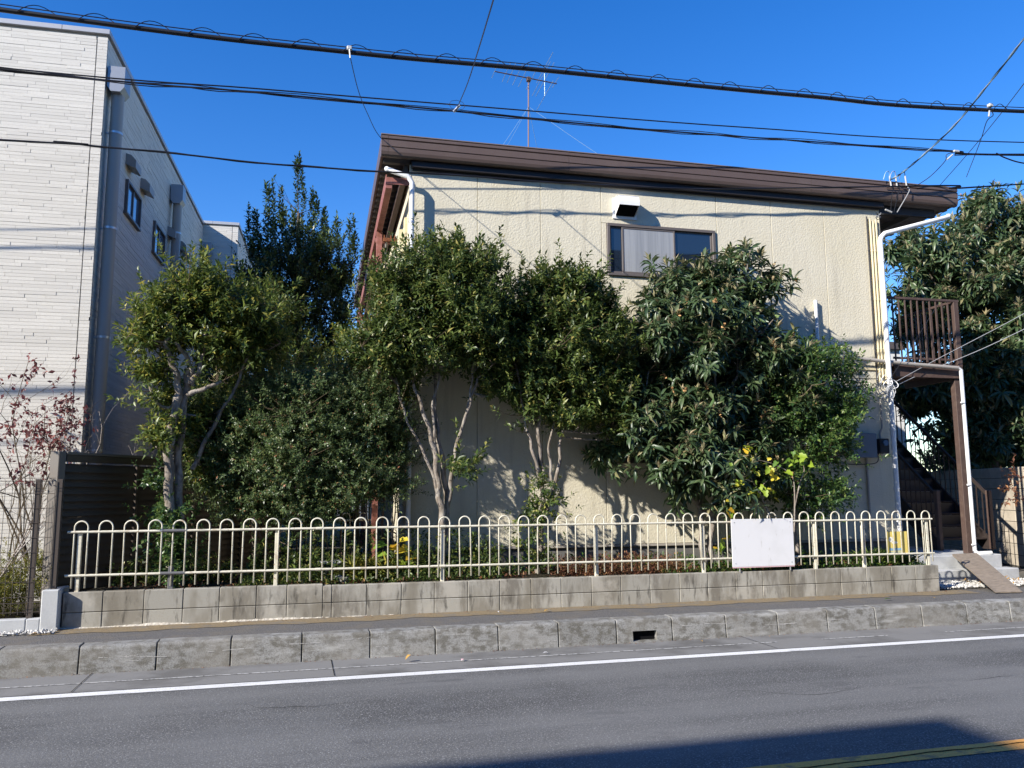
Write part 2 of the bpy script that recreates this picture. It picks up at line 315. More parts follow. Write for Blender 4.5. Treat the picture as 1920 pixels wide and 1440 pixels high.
for (cx0, cy0, ang, ln) in ((3.3, 6.1, .25, 1.6), (-.4, 6.9, -.1, 1.1), (6.3, 5.9, 2.4, .8)):
    x, y, a = cx0, cy0, ang; n_ = int(ln/.05)
    for i in range(n_):
        x2, y2 = x+.05*math.cos(a), y+.05*math.sin(a)*.8; w0 = .0022*math.sin(math.pi*(i+.5)/n_)+.0006; a += rnd.gauss(0, .35); a = a*.93+ang*.07
        b.add([(x,y-w0,ZR+.0015),(x2,y2-w0,ZR+.0015),(x2,y2+w0,ZR+.0015),(x,y+w0,ZR+.0015)], [(0,1,2,3)]); x, y = x2, y2
b.build('crack', M['crack'], road)
far_walk = sheet('opposite_pavement', -120, 120, -2.2, .55, ZR+.1, M['path_asphalt'])
b = MB(); b.box(-120, 120, .45, .6, ZR-.04, ZR+.12, .01); b.build('opposite_kerb', M['kerb'], far_walk)
walk = sheet('pavement', -120, 120, 8.58, 9.495, -.012, M['path_asphalt'])
mo = MB(); xs = [-9+i*.12 for i in range(200)]
for i in range(len(xs)-1):
    w = lambda x: .30+.03*math.sin(x*3.1)+.025*math.sin(x*7.7+1)+.02*math.sin(x*17)
    if -2.6 < xs[i] < 9.0: mo.add([(xs[i],9.495-w(xs[i]),-.008),(xs[i+1],9.495-w(xs[i+1]),-.008),(xs[i+1],9.497,-.004),(xs[i],9.497,-.004)], [(0,1,2,3)])
mo.build('mossy_dirt_strip', M['moss'], walk)
# kerb: one stone every 0.657 m, one with a drain opening
kerb = thing('kerb', 'x', 'x', (0, 8.40, ZR)); del kerb['label']; del kerb['category']; kerb['kind'] = 'structure'
def kprof(zlow=ZR-.03):
    y0 = 8.375
    f = lambda z: y0 + (z-ZR)*.10
    return [(f(zlow), zlow), (f(-.03), -.03), (f(-.03)+.004, -.016), (f(-.03)+.012, -.006), (f(-.03)+.026, 0), (8.585, .002), (8.59, -.02), (8.59, zlow)]
def kstone(xa, xb, hole=False):
    b = MB(); e = .005
    def shr(poly, k): return [(y+(k if y < 8.5 else 0), z-(k if z > -.1 else 0)) for y, z in poly]
    def loft(secs):
        n = len(secs[0][1]); vs = [(x, y, z) for x, po in secs for y, z in po]
        fs = [tuple(range(n)), tuple((len(secs)-1)*n+k for k in range(n))[::-1]]
        fs += [(i*n+k, i*n+(k+1) % n, (i+1)*n+(k+1) % n, (i+1)*n+k) for i in range(len(secs)-1) for k in range(n)]
        b.add(vs, fs)
    p = kprof()
    if not hole: loft([(xa, shr(p, e)), (xa+e, p), (xb-e, p), (xb, shr(p, e))])
    else:
        h0, h1 = PY(1187, 1195, 8.38).x-xK7, PY(1232, 1195, 8.38).x-xK7
        loft([(xa, shr(p, e)), (xa+e, p), (h0, p)]); loft([(h1, p), (xb-e, p), (xb, shr(p, e))]); q = kprof(-.125); loft([(h0, q), (h1, q)])
        q2 = [(8.581, -.126), (8.59, -.126), (8.59, ZR-.03), (8.581, ZR-.03)]; loft([(h0, q2), (h1, q2)])
        lo = [(y, z) for y, z in [(8.37, ZR-.03), (8.374, ZR+.018), (8.59, ZR+.03), (8.59, ZR-.03)]]; loft([(h0, lo), (h1, lo)])
    return b
KP = .6573; xK0 = -2.517
xK7 = xK0 + 9*KP
base = Vector((0, 8.40, ZR)); me_k = kstone(.0055, KP-.0055).mesh('kerb_stone', M['kerb'], (0, 8.40, ZR), False)
me_kh = kstone(.0055, KP-.0055, True).mesh('kerb_stone', M['kerb'], (0, 8.40, ZR), False)
for k in range(-6, 34):
    x = xK0 + k*KP; o = inst(me_kh if k == 9 else me_k, 'kerb_stone', kerb, (x, 8.40 + rnd.uniform(-.003, .003), ZR))
    o.location.z += rnd.uniform(-.003, .002)
b = MB(); b.box(-60, xK0-6*KP-.004, 8.38, 8.59, ZR-.03, 0, .01); b.box(xK0+34*KP+.004, 60, 8.38, 8.59, ZR-.03, 0, .01); hx0, hx1 = PY(1187, 1195, 8.38).x, PY(1232, 1195, 8.38).x
b.box(-12, hx0-.003, 8.43, 8.58, ZR-.02, -.03); b.box(hx1+.003, 25, 8.43, 8.58, ZR-.02, -.03)
MB().box(hx0-.002, hx1+.002, 8.44, 8.575, ZR-.02, -.122).build('drain_shade_block', M['interior'], kerb)  # black block painted in for the shade inside the drain hole
b.build('kerb_backing', M['mortar'], kerb)
b = MB()
for i in range(26):
    x = rnd.uniform(-2, 11); zz = ZR+rnd.uniform(.06, .19); ln = rnd.uniform(.08, .45); sl = rnd.uniform(-.04, .06)
    for k in range(6):
        if rnd.random() < .25: continue
        u0, u1 = k/6, (k+.9)/6; za, zc = zz+sl*ln*u0, zz+sl*ln*u1; hh = .0012+.0016*rnd.random(); f_ = lambda z: 8.375+(z-ZR)*.10-.0045
        b.add([(x+ln*u0, f_(za), za-hh), (x+ln*u1, f_(zc), zc-hh), (x+ln*u1, f_(zc), zc+hh), (x+ln*u0, f_(za), za+hh)], [(0,1,2,3)])
b.build('tyre_scratch', mat('scratch', (.48,.47,.45), .9), kerb)['kind'] = 'stuff'
# lots behind the pavement
lot = sheet('lot_ground', -120, 120, 9.495, 120, -.02, M['ground'])
gs = MB()
nx, ny = 60, 10
for j in range(ny+1):
    for i in range(nx+1):
        x = -2.25 + i*(10.85/nx); y = 9.615 + j*(1.9/ny); gs.v.append((x, y, .315+.03*math.sin(x*5+y*3)*math.sin(y*7)+rnd.uniform(-.008, .008)))
for j in range(ny):
    for i in range(nx): n = j*(nx+1)+i; gs.f.append((n, n+1, n+nx+2, n+nx+1))
o = gs.build('garden_soil', M['soil'], smooth=True); o['kind'] = 'structure'
b = MB(); b.add([(-1.9,11.4,.30),(1.2,11.4,.30),(1.2,24,.30),(4,24,.3),(4,30,.3),(-3,30,.3),(-3,24,.3)], [(0,1,2,3,4,5,6)]); o = b.build('side_lawn', M['grass']); o['kind'] = 'structure'

# ================================================================== BLOCK WALL under the fence
bw = thing('block_wall', 'low two-course grey concrete block wall carrying the cream hoop fence', 'wall', (-2.294, 9.5, 0))
JX = [-2.294,-1.913,-1.513,-1.125,-.756,-.373,-.05,.337,.436,.822,1.216,1.6,1.993,2.38,2.769,3.145,3.536,3.921,4.313,4.713,5.107,5.503,5.893,6.286,6.679,7.07,7.469,7.867,8.255,8.645]
cache = {}
for i in range(len(JX)-1):
    for (z0, z1) in ((-.02, .155), (.155, .345)):
        w = round(JX[i+1]-JX[i], 3); key = (w, z0); g = .003
        dz = .018 if JX[i] < .3 and z1 > .3 else 0
        if dz: key = (w, z0, 1)
        if key not in cache: cache[key] = MB().box(g, w-g, 0, .115, 0, z1-z0-2*g+dz, .005).mesh('concrete_block', M['block'])
        o = inst(cache[key], 'concrete_block', bw, (JX[i], 9.5 + rnd.uniform(-.0025, .0025), z0+g))
MB().box(-2.288, 8.638, 9.507, 9.605, -.02, .333).build('mortar_core', M['mortar'], bw)
b = MB(); x = -2.32; wv = .02; hv = .015
while x < 1.2:
    l = .018; w2 = max(0, min(.04, wv+rnd.uniform(-.006, .006)-(.0008 if x > -.3 else 0))); h2 = max(.002, min(.022, hv+rnd.uniform(-.004, .004)))
    if max(wv, w2) > .003: b.add([(x,9.5-wv,-.004),(x+l,9.5-w2,-.004),(x+l,9.503,h2),(x,9.503,hv)], [(0,1,2,3)])
    x += l; wv, hv = w2, h2
b.build('mortar_spill', mat('pale_mortar', (.56,.52,.44), .95, spots=[(25,4,.45,.6,(.3,.26,.2),.7)], bump=[(50,.01,3)]), bw)

# ================================================================== CREAM HOOP FENCE
fe = thing('hoop_fence', 'cream painted iron hoop-top fence standing on the low block wall', 'fence', (-2.28, 9.545, .345))
FY = 9.53
def fz(x, l, r): return l + (r-l)*(x+2.2)/10.8
zt = lambda x: fz(x, .979, .973); zb = lambda x: fz(x, .529, .505)
hw, top, bot = .066, 1.103, .40
pts = [(-hw, 0, bot-.98), (-hw, 0, .048)] + [(-hw*math.cos(t), 0, .048+hw*math.sin(t)) for t in [math.pi*k/10 for k in range(1, 10)]] + [(hw, 0, .048), (hw, 0, bot-.98)]
hoop = MB().tube(pts, .0085, 8).mesh('hoop', M['fence'], smooth=True)
for i in range(45):
    x = -2.167 + i*.24272; o = inst(hoop, 'hoop', fe, (x+rnd.gauss(0, .002), FY+rnd.gauss(0, .0015), zt(x)+rnd.gauss(0, .002))); o.rotation_euler = (rnd.gauss(0, .006), rnd.gauss(0, .008), rnd.gauss(0, .05))
for nm, zf in (('top_rail', zt), ('bottom_rail', zb)):
    xa = -2.30
    for xb in (-1.27, .28, 1.70, 3.62, 5.08, 7.0, 8.62):
        MB().tube([(xa+.004, FY, zf(xa)), (xb-.004, FY, zf(xb))], .0135, 8).build(nm, M['fence'], fe, True); xa = xb
    for xj in (.28, 1.70, 5.08):
        MB().tube([(xj-.03, FY, zf(xj)), (xj+.03, FY, zf(xj))], .0165, 8).build('rail_sleeve', M['fence'], fe, True)
    MB().tube([(-1.37, FY, zf(-1.3)), (-1.13, FY, zf(-1.2))], .018, 8).build('rail_sleeve', M['sleeve'], fe, True, 'dark tape-wrapped rail sleeve')
for px in (147, 518, 830, 1119, 1320, 1530, 1622, 1742):
    x = PY(px, 1050, 9.55).x
    MB().box(x-.021, x+.021, FY+.016, FY+.058, .30, .985, .004).build('post', M['fence'], fe)
x = -1.267; MB().box(x-.028, x+.028, FY+.016, FY+.05, .30, .60, .004).build('post', M['sleeve'], fe, label='short dark replacement post stub')
# back fence of the garden on the left
bf = thing('hoop_fence', 'small weathered hoop-top fence in the shade at the back of the left garden', 'fence', (-1.0, 13.3, .30))
for i in range(12):
    x = -1.9+i*.27; inst(hoop, 'hoop', bf, (x, 13.3, .93))
for z in (.93, .50): MB().tube([(-2.1, 13.3, z), (1.2, 13.3, z)], .015, 6).build('rail', M['fence'], bf, True)

# ------------------------------------------------------------------ signs on the fence
sg = thing('sign_board', 'blank white rectangular board hung on the cream fence in front of the big-leaved tree', 'sign', (5.45, 9.46, .393))
MB().box(5.455, 6.365, 9.478, 9.486, .405, 1.012, .002).build('panel', M['sign'], sg)
MB().box(5.46, 6.36, 9.4765, 9.488, .393, .403).build('lower_edge', M['pink'], sg)
for x in (5.50, 6.32):
    for z in (.45, .97): MB().tube([(x, 9.474, z), (x, 9.479, z)], .007, 8).build('screw', M['silver'], sg)
for x in (5.56, 6.22): MB().tube([(x, 9.484, .99), (x, 9.50, .995), (x, 9.535, .985)], .003, 5).build('wire_tie', M['cable_grey'], sg)
for x in (5.56, 6.30): MB().box(x-.006, x+.006, 9.482, 9.49, .345, .40).build('strap', M['cable_grey'], sg)
po = thing('yellow_poster', 'small square yellow board tied behind the right end of the hoop fence', 'poster', (7.90, 9.575, .50))
a0, a1 = PY(1661, 997, 9.56), PY(1703, 1039, 9.56)
x0, x1, z1, z0 = a0.x, a1.x, a0.z, a1.z; w = x1-x0; h = z1-z0
MB().box(x0, x1, 9.560, 9.565, z0, z1).build('board', M['yellow_board'], po)
def disc(cx, cz, rx, rz, y, n=14): b = MB(); b.add([(cx+rx*math.cos(2*math.pi*k/n), y, cz+rz*math.sin(2*math.pi*k/n)) for k in range(n)], [tuple(range(n))]); return b
disc(x0+w*.20, z0+h*.66, .034, .036, 9.558).build('printed_spot', M['board_white'], po)
disc(x0+w*.19, z0+h*.66, .010, .018, 9.557).build('printed_spot', M['board_grey'], po)
disc(x0+w*.38, z0+h*.52, .050, .018, 9.558).build('printed_spot', M['board_white'], po)
b = MB(); xx = x0+w*.12
while xx < x0+w*.66: l = .012+rnd.random()*.012; b.add([(xx,9.558,z0+h*.17),(xx+l,9.558,z0+h*.17),(xx+l,9.558,z0+h*.29),(xx,9.558,z0+h*(.25+.05*rnd.random()))], [(0,1,2,3)]); xx += l+.003
b.build('printed_line', M['board_blue'], po)
b = MB(); b.add([(x0+w*.1,9.558,z0+h*.09),(x0+w*.7,9.558,z0+h*.09),(x0+w*.7,9.558,z0+h*.12),(x0+w*.1,9.558,z0+h*.12)], [(0,1,2,3)]); b.build('printed_line', M['board_blue'], po)

# ================================================================== CREAM HOUSE (frame AH)
HY = 11.0; XL, XR_, YB = 1.125, 8.735, 20.5
ho = thing('apartment_house', 'two-storey cream stucco house with flat brown metal roof edge', 'house', (XL, HY, 0), AH)
MB().box(XL+.02, XR_-.02, HY+.03, YB, .2, 5.98).build('wall_core', M['siding_gap'], ho)
MB().box(XL+.025, XR_-.025, HY+.025, YB-.02, -.02, .63).build('foundation', M['foundation'], ho)
JH = [PY(p, 345, HY, AH).x for p in (896, 1013.7)]; p0 = 2.085; pw = .9395
edges = [XL] + [p0+pw*i for i in range(8) if p0+pw*i < XR_-.2] + [XR_]
win = (4.045, 5.80, 4.545, 5.345)       # x0,x1,z0,z1 of the upper window
gw = (4.03, 5.0, 1.78, 2.45)
ZB, ZM0, ZM1, ZT = .63, 3.12, 3.28, 5.99
def panel(x0, x1, z0, z1): MB().box(x0+.0035, x1-.0035, HY, HY+.028, z0+.002, z1-.002, .004).build('siding_panel', M['siding'], ho)
i = 0
while i < len(edges)-1:
    x0, x1 = edges[i], edges[i+1]
    if abs(x0-(p0+2*pw)) < .01:
        x1 = edges[i+2]
        panel(x0, x1, win[3]+.0, ZT); panel(x0, x1, ZM1, win[2])
        if win[0]-x0 > .02: panel(x0, win[0]+.001, win[2], win[3])
        if x1-win[1] > .02: panel(win[1]-.001, x1, win[2], win[3])
        panel(x0, x1, gw[3], ZM0); panel(x0, x1, ZB, gw[2]); panel(x0, gw[0], gw[2], gw[3]) if gw[0]-x0 > .02 else None; panel(gw[1], x1, gw[2], gw[3]); i += 2; continue
    panel(x0, x1, ZM1, ZT); panel(x0, x1, ZB, ZM0); i += 1
MB().box(XL, XR_, HY-.012, HY+.03, ZM0, ZM1, .004).build('belt_course', M['siding'], ho)
MB().box(XL, XR_, HY-.035, HY-.013, ZM1-.03, ZM1+.02, .003).build('belt_flashing', M['cream_pipe'], ho)
MB().box(XL-.002, XR_+.002, HY-.015, HY+.028, ZB-.035, ZB-.002, .003).build('base_flashing', M['grey_pipe'], ho)
# corner trims
MB().box(XL-.018, XL+.004, HY-.006, HY+.10, ZB, ZT, .003).build('corner_trim', M['siding'], ho)
MB().box(XR_-.004, XR_+.018, HY-.006, HY+.10, ZB, ZT, .003).build('corner_trim', M['siding'], ho)
# side walls
for k, y0 in enumerate([HY+.105+1.5*i for i in range(6)]):
    MB().box(XL-.006, XL+.018, y0, y0+1.494, ZB, ZT, .003).build('siding_panel', M['siding'], ho)
    MB().box(XR_-.018, XR_+.006, y0, y0+1.494, ZB, ZT, .003).build('siding_panel', M['siding'], ho)
# upper window
def window(x0, x1, z0, z1, parent, sash, y=HY, frost=()):
    f = .045; fr_ = MB()
    fr_.box(x0, x1, y-.03, y+.05, z1-f, z1, .003); fr_.box(x0, x1, y-.035, y+.05, z0, z0+f*.8, .003)
    fr_.box(x0, x0+f, y-.03, y+.05, z0+f*.8, z1-f, .003); fr_.box(x1-f, x1, y-.03, y+.05, z0+f*.8, z1-f, .003)
    wo = fr_.build('window', M['window_frame'], parent)
    for n, (a, b_) in enumerate(sash):
        yy = y + (.0 if n % 2 == 0 else .022); s = .028
        sb = MB(); sb.box(a, b_, yy-.018, yy+.004, z1-f-s, z1-f, .002); sb.box(a, b_, yy-.018, yy+.004, z0+f*.8, z0+f*.8+s*1.4, .002)
        sb.box(a, a+s, yy-.018, yy+.004, z0+f*.8+s*1.4, z1-f-s, .002); sb.box(b_-s, b_, yy-.018, yy+.004, z0+f*.8+s*1.4, z1-f-s, .002); sb.build('sash', M['window_frame'], wo)
        MB().box(a+s, b_-s, yy-.008, yy-.003, z0+f*.8+s, z1-f-s).build('pane', M['glass_dark'] if n not in frost else M['glass_pale'], wo)
    MB().box(x0+.02, x1-.02, y+.045, y+.06, z0+.02, z1-.02).build('room_backing', M['interior'], wo)
    return wo
xa, xb, xc, xd = win[0]+.045, PY(1167, 470, HY, AH).x, PY(1263, 470, HY, AH).x, win[1]-.045
wo = window(*win, ho, [])
wy = HY
for nm, a, b_, yy, mt in (('sash', xa, xb+.02, HY+.012, 'glass_dark'), ('sash', xb-.01, xc+.02, HY-.010, 'glass_pale'), ('sash', xc+.0, xd, HY+.012, 'glass_dark')):
    s = .027; z0, z1 = win[2]+.036, win[3]-.045; sb = MB()
    sb.box(a, b_, yy-.01, yy+.01, z1-s, z1, .002); sb.box(a, b_, yy-.01, yy+.01, z0, z0+s*1.3, .002)
    sb.box(a, a+s, yy-.01, yy+.01, z0+s*1.3, z1-s, .002); sb.box(b_-s, b_, yy-.01, yy+.01, z0+s*1.3, z1-s, .002); so = sb.build(nm, M['window_frame'], wo)
    MB().box(a+s, b_-s, yy-.003, yy+.003, z0+s, z1-s).build('pane', M[mt], wo)
    # curtain strip seen through the narrow left pane
window(*gw, ho, [(gw[0]+.045, (gw[0]+gw[1])/2+.02), ((gw[0]+gw[1])/2-.02, gw[1]-.045)])
# white vent hood
vx0, vx1 = PY(1148, 392, HY, AH).x, PY(1189, 395, HY, AH).x; vz1, vz0 = 5.735, 5.42
vh = MB(); d = .225; prof = [(HY-.02, vz1), (HY-.165, vz1-.002), (HY-.205, vz1-.03), (HY-d, vz1-.10), (HY-d, vz1-.165), (HY-.03, vz0+.03)]
inn = [(HY-.02, vz1-.03), (HY-.10, vz1-.035), (HY-.18, vz1-.07), (HY-d+.008, vz1-.125), (HY-d+.004, vz1-.165), (HY-.03, vz0+.034)]
vx0b, vx1b = vx0+.03, vx1+.0
n = len(prof)
vh.add([(vx0b, y, z) for y, z in prof]+[(vx1b, y, z) for y, z in prof], [(i, i+1, n+i+1, n+i) for i in range(n-2)]+[(0,1,2,3,4,5), (6,7,8,9,10,11)])
vo = vh.build('vent_hood', M['hood_white'], ho)
MB().box(vx0, vx1+.03, HY-.018, HY-.001, vz0, vz1+.005, .003).build('wall_plate', M['hood_white'], vo)
MB().add([(vx0b+.012, inn[4][0]+.012, inn[4][1]+.012), (vx1b-.012, inn[4][0]+.012, inn[4][1]+.012), (vx1b-.012, HY-.025, vz0+.045), (vx0b+.012, HY-.025, vz0+.045)], [(0,1,2,3)]).build('vent_shade_sheet', M['interior'], vo)  # black sheet across the hood mouth in place of its inner shade
# roof
RF = 10.80; RX0, RX1 = .69, 10.13; RT, RB = 6.315, 6.02
prof = [(RF+.012, RT), (RF, RT-.012), (RF, RT-.048), (RF+.014, RT-.052), (RF+.03, RT-.066), (RF+.002, RT-.070), (RF+.004, RT-.16), (RF+.02, RT-.163), (RF+.02, RT-.171), (RF+.003, RT-.176),
        (RF+.008, RT-.235), (RF+.022, RB+.02), (RF+.045, RB), (RF+.10, RB), (RF+.10, RT)]
ro = MB().box(RX0+.05, RX1-.05, RF+.11, YB+.3, 6.10, 6.27).build('roof', M['soffit'], ho)
xs = [RX0, PY(728, 270, RF, AH).x, PY(1067, 300, RF, AH).x, PY(1522, 340, RF, AH).x, RX1]
for k in range(4): MB().prism(prof, xs[k]+.0015, xs[k+1]-.0015).build('fascia', M['brown'], ro)
MB().box(RX0-.006, RX1+.006, RF-.006, RF+.12, RT, RT+.016, .002).build('roof_cap', M['brown_cap'], ro)
for sx, xx in ((1, RX0), (-1, RX1)):
    MB().box(min(xx, xx+sx*.04), max(xx, xx+sx*.04), RF+.102, YB+.3, RB+.02, RT-.01, .004).build('side_fascia', M['brown'], ro)
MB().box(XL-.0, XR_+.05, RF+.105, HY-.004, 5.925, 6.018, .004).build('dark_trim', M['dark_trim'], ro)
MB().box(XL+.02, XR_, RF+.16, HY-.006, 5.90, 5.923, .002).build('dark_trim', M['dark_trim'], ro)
y = RF+.16
while y < YB:
    for x0, x1 in ((RX0+.045, XL-.02), (XR_+.02, RX1-.045)):
        MB().prism([(y, 6.095), (y+.05, 6.0), (y+.13, 6.0), (y+.18, 6.095)], x0, x1).build('deck_rib', M['soffit'], ro)
    y += .26
for x0 in (XL-.10, XR_+.75): MB().box(x0, x0+.06, HY+.05, YB-.2, 5.90, 5.998, .003).build('eave_beam', M['soffit'], ro)
MB().box(XR_+.02, RX1-.3, HY+.0, HY+.06, 5.86, 5.995, .003).build('eave_beam', M['dark_trim'], ro)
# gutters and downpipes
def pipe(pts, r, m, parent, name='downpipe', n=10, clamps=(), cm=None):
    o = MB().tube(pts, r, n).build(name, m, parent, True)
    for c in clamps: MB().tube([Vector(c)-Vector((0,0,.012)), Vector(c)+Vector((0,0,.012))], r*1.18, n).build('pipe_clamp', cm or m, o, True)
    return o
PYp = 10.86
a = PY(727, 318, PYp, AH); bb = PY(768, 332, PYp, AH); 
cx_ = PY(772, 400, PYp, AH).x
pipe([a+Vector((-.01,.05,.03)), a, bb+Vector((-.03,0,.01)), bb+Vector((.0,0,-.025)), (cx_, PYp, bb.z-.08), (cx_, PYp, .34)], .036, M['white_pvc'], ho, clamps=[(cx_, PYp, 5.1), (cx_, PYp, 4.0), (cx_, PYp, 2.2)], cm=M['silver'])
a = PY(1778, 407, PYp, AH); bb = PY(1660, 438, PYp, AH); cx_ = PY(1651, 460, PYp, AH).x; cz = PY(1651, 445, PYp, AH).z
lo_ = PY(1686, 965, PYp, AH)
pipe([a+Vector((.01,0,.04)), a, (cx_+.09, PYp, bb.z+.0), (cx_+.02, PYp, cz), (cx_, PYp, cz-.06), (cx_, PYp, 3.4), (cx_+.005, PYp, .30)], .040, M['white_pvc'], ho, clamps=[(cx_, PYp, 5.0), (cx_, PYp, 4.0), (cx_, PYp, 2.3), (cx_, PYp, 1.4)], cm=M['white_pvc'])
for px, r, mm in ((1632, .012, 'cable_thin'), (1638, .018, 'cream_pipe'), (1643.5, .020, 'cream_pipe'), (1649, .017, 'cream_pipe')):
    q = PY(px, 520, HY-.03, AH); pipe([(q.x, HY-.03, 5.78-.1*rnd.random()), (q.x, HY-.03, 3.05)], r, M[mm], ho, 'conduit', 8, clamps=[(q.x, HY-.03, z) for z in (5.2, 4.4, 3.6)])
q = PY(1660, 860, HY-.03, AH); pipe([(q.x-.02, HY-.03, 2.9), (q.x-.02, HY-.03, 2.35), (q.x-.07, HY-.03, 2.25), (q.x-.07, HY-.03, 2.1)], .016, M['grey_pipe'], ho, 'conduit')
q = PY(1626, 880, HY-.03, AH); pipe([(q.x, HY-.03, 1.86), (q.x, HY-.03, .4)], .02, M['grey_pipe'], ho, 'conduit')
q = PY(1529, 563, HY-.045, AH); pipe([(q.x, HY-.045, q.z), (q.x, HY-.045, 3.1)], .028, M['white_pvc'], ho, 'stub_pipe', clamps=[(q.x, HY-.045, q.z-.30)], cm=M['white_pvc'])
# drain crossing under the landing
PD = 10.9
a = PY(1560, 668, PD, AH); b1 = PY(1606, 672, PD, AH); b2 = PY(1700, 682, PD, AH); b3 = PY(1797, 690, PD, AH); b4 = PY(1802, 700, PD, AH); b5 = PY(1836, 1028, PD, AH)
pipe([a, b1, b2, b3], .030, M['grey_pipe'], ho, 'drain_pipe', clamps=())
pc = PY(1803, 712, PD, AH).x
dp = pipe([b3+Vector((-.01,0,0)), (pc, PD, b3.z-.03), (pc, PD, 1.0), (pc, PD, .42)], .030, M['white_pvc'], ho, 'downpipe')
for z in (2.76, 1.45, .52): MB().box(pc-.07, pc+.0, PD-.036, PD-.012, z-.012, z+.012, .002).build('pipe_clamp', M['white_pvc'], dp)
pipe([(pc, PD, .42), (pc+.03, PD-.02, .385), (pc+.25, PD-.06, .392)], .030, M['white_pvc'], ho, 'pipe_foot')
# electric box and meter
a, b1 = PY(1596, 812, HY-.14, AH), PY(1646, 858, HY-.14, AH)
MB().box(a.x, b1.x, HY-.14, HY-.001, b1.z, a.z, .005).build('meter_board', M['greybox'], ho)
a, b1 = PY(1650, 822, HY-.16, AH), PY(1669, 850, HY-.16, AH)
mo_ = MB().box(a.x, b1.x, HY-.16, HY-.001, b1.z, a.z, .01).build('electric_meter', M['meter'], ho)
MB().tube([((a.x+b1.x)/2, HY-.163, a.z-.07), ((a.x+b1.x)/2, HY-.19, a.z-.07)], .045, 14).build('meter_dial', M['glass_side'], mo_, True)
MB().tube(curve([(a.x+.03, HY-.06, b1.z), (a.x-.02, HY-.07, b1.z-.14), (a.x-.3, HY-.05, b1.z-.17), (a.x-.6, HY-.03, b1.z-.16)]), .008, 6).build('conduit', M['cable'], ho, True)
# tangle of cables at the corner
for k in range(11):
    c = PY(1662+rnd.uniform(-14, 8), 716+rnd.uniform(-8, 26), HY-.16, AH); pts = []
    r1, r2, ph, yy = rnd.uniform(.05, .16), rnd.uniform(.03, .12), rnd.uniform(0, 6), rnd.uniform(-.08, .05)
    for t in range(9): an = ph+t*.62; pts.append(c+Vector((r1*math.cos(an), yy+.02*math.sin(2*an), r2*math.sin(an)-.006*t)))
    MB().tube(curve(pts, 3), .005+.003*rnd.random(), 5).build('cable_loop', M[rnd.choice(['cable_grey', 'cable_blue', 'cable', 'cable_grey', 'white_pvc'])], ho, True)
c = PY(1648, 402, HY-.12, AH)
for k in range(4):
    pts = [c+Vector((rnd.uniform(-.08, .06), rnd.uniform(-.05, .03), rnd.uniform(-.08, .05))) for _ in range(4)]; MB().tube(curve(pts, 4), .006, 5).build('cable_loop', M[rnd.choice(['cable', 'cable_grey'])], ho, True)
# left side: balcony steel under the eave
bx = RX0+.13
MB().box(bx-.05, bx+.04, 10.96, YB, 5.60, 5.68, .004).build('balcony_beam', M['red_steel'], ho)
MB().box(bx-.05, bx-.035, 10.96, YB, 5.681, 5.80, .002).build('balcony_beam', M['red_steel'], ho)
MB().box(bx-.05, bx+.28, 10.95, 10.957, 5.66, 5.76, .002).build('beam_end_plate', M['red_steel'], ho)
MB().box(bx+.18, bx+.26, 11.0, YB, 5.80, 5.90, .004).build('eave_joist', M['stair'], ho)
for y in (13.2, 16.2, 19.2):
    MB().box(bx-.05, XL-.02, y, y+.08, 5.50, 5.58, .004).build('balcony_beam', M['red_steel'], ho)
for y in (12.9, 16.4, 19.6): MB().box(bx-.045, bx+.045, y, y+.09, .30, 5.598, .004).build('balcony_post', M['red_steel'], ho)
MB().box(bx-.06, XL-.02, 12.4, YB-.5, 2.98, 3.10, .004).build('balcony_floor', M['red_steel'], ho)
for z in (3.95, 4.15): MB().box(bx-.03, bx+.01, 12.42, YB-.5, z, z+.035, .002).build('balcony_rail', M['red_steel'], ho)
y = 12.5
while y < YB-.6: MB().box(bx-.02, bx+.0, y, y+.02, 3.102, 3.948).build('baluster', M['red_steel'], ho); y += .13
# laundry pole hanger
hb = MB().box(bx+.0, bx+.26, 12.02, 12.08, 5.16, 5.22, .004).build('laundry_bracket', M['rust'], ho)
for dx in (.02, .12, .18, .25): MB().tube([(bx+dx, 12.05, 5.20), (bx+dx, 12.05, 5.27)], .012, 6).build('hook', M['rust'], hb)
MB().tube([(bx+.05, 12.05, 5.17), (bx+.07, 12.6, 4.5)], .016, 6).build('hanging_pole', M['grey_pipe'], ho, True)
MB().tube([(bx+.20, 12.05, 5.17), (bx+.10, 12.9, 4.3)], .014, 6).build('hanging_pole', M['cream_pipe'], ho, True)
# side window with folded shutter and duct on the left wall
MB().box(XL-.10, XL-.008, 11.75, 11.9, 3.7, 5.28, .006).build('shutter_panel', mat('pale_yellow_panel', (.58,.55,.36), .6), ho)
MB().box(XL-.05, XL-.008, 11.95, 13.0, 3.75, 5.1, .004).build('window_frame', M['window_frame'], ho)
MB().box(XL-.045, XL-.006, 11.4, 11.55, 3.7, 5.35, .004).build('shutter_panel', M['cream_pipe'], ho)
MB().tube(curve([(XL-.12, 12.5, 4.95), (XL-.2, 12.45, 4.9), (XL-.26, 12.4, 4.75), (XL-.26, 12.4, 4.4), (XL-.24, 12.4, 3.6)]), .045, 10).build('duct', M['cream_pipe'], ho, True)
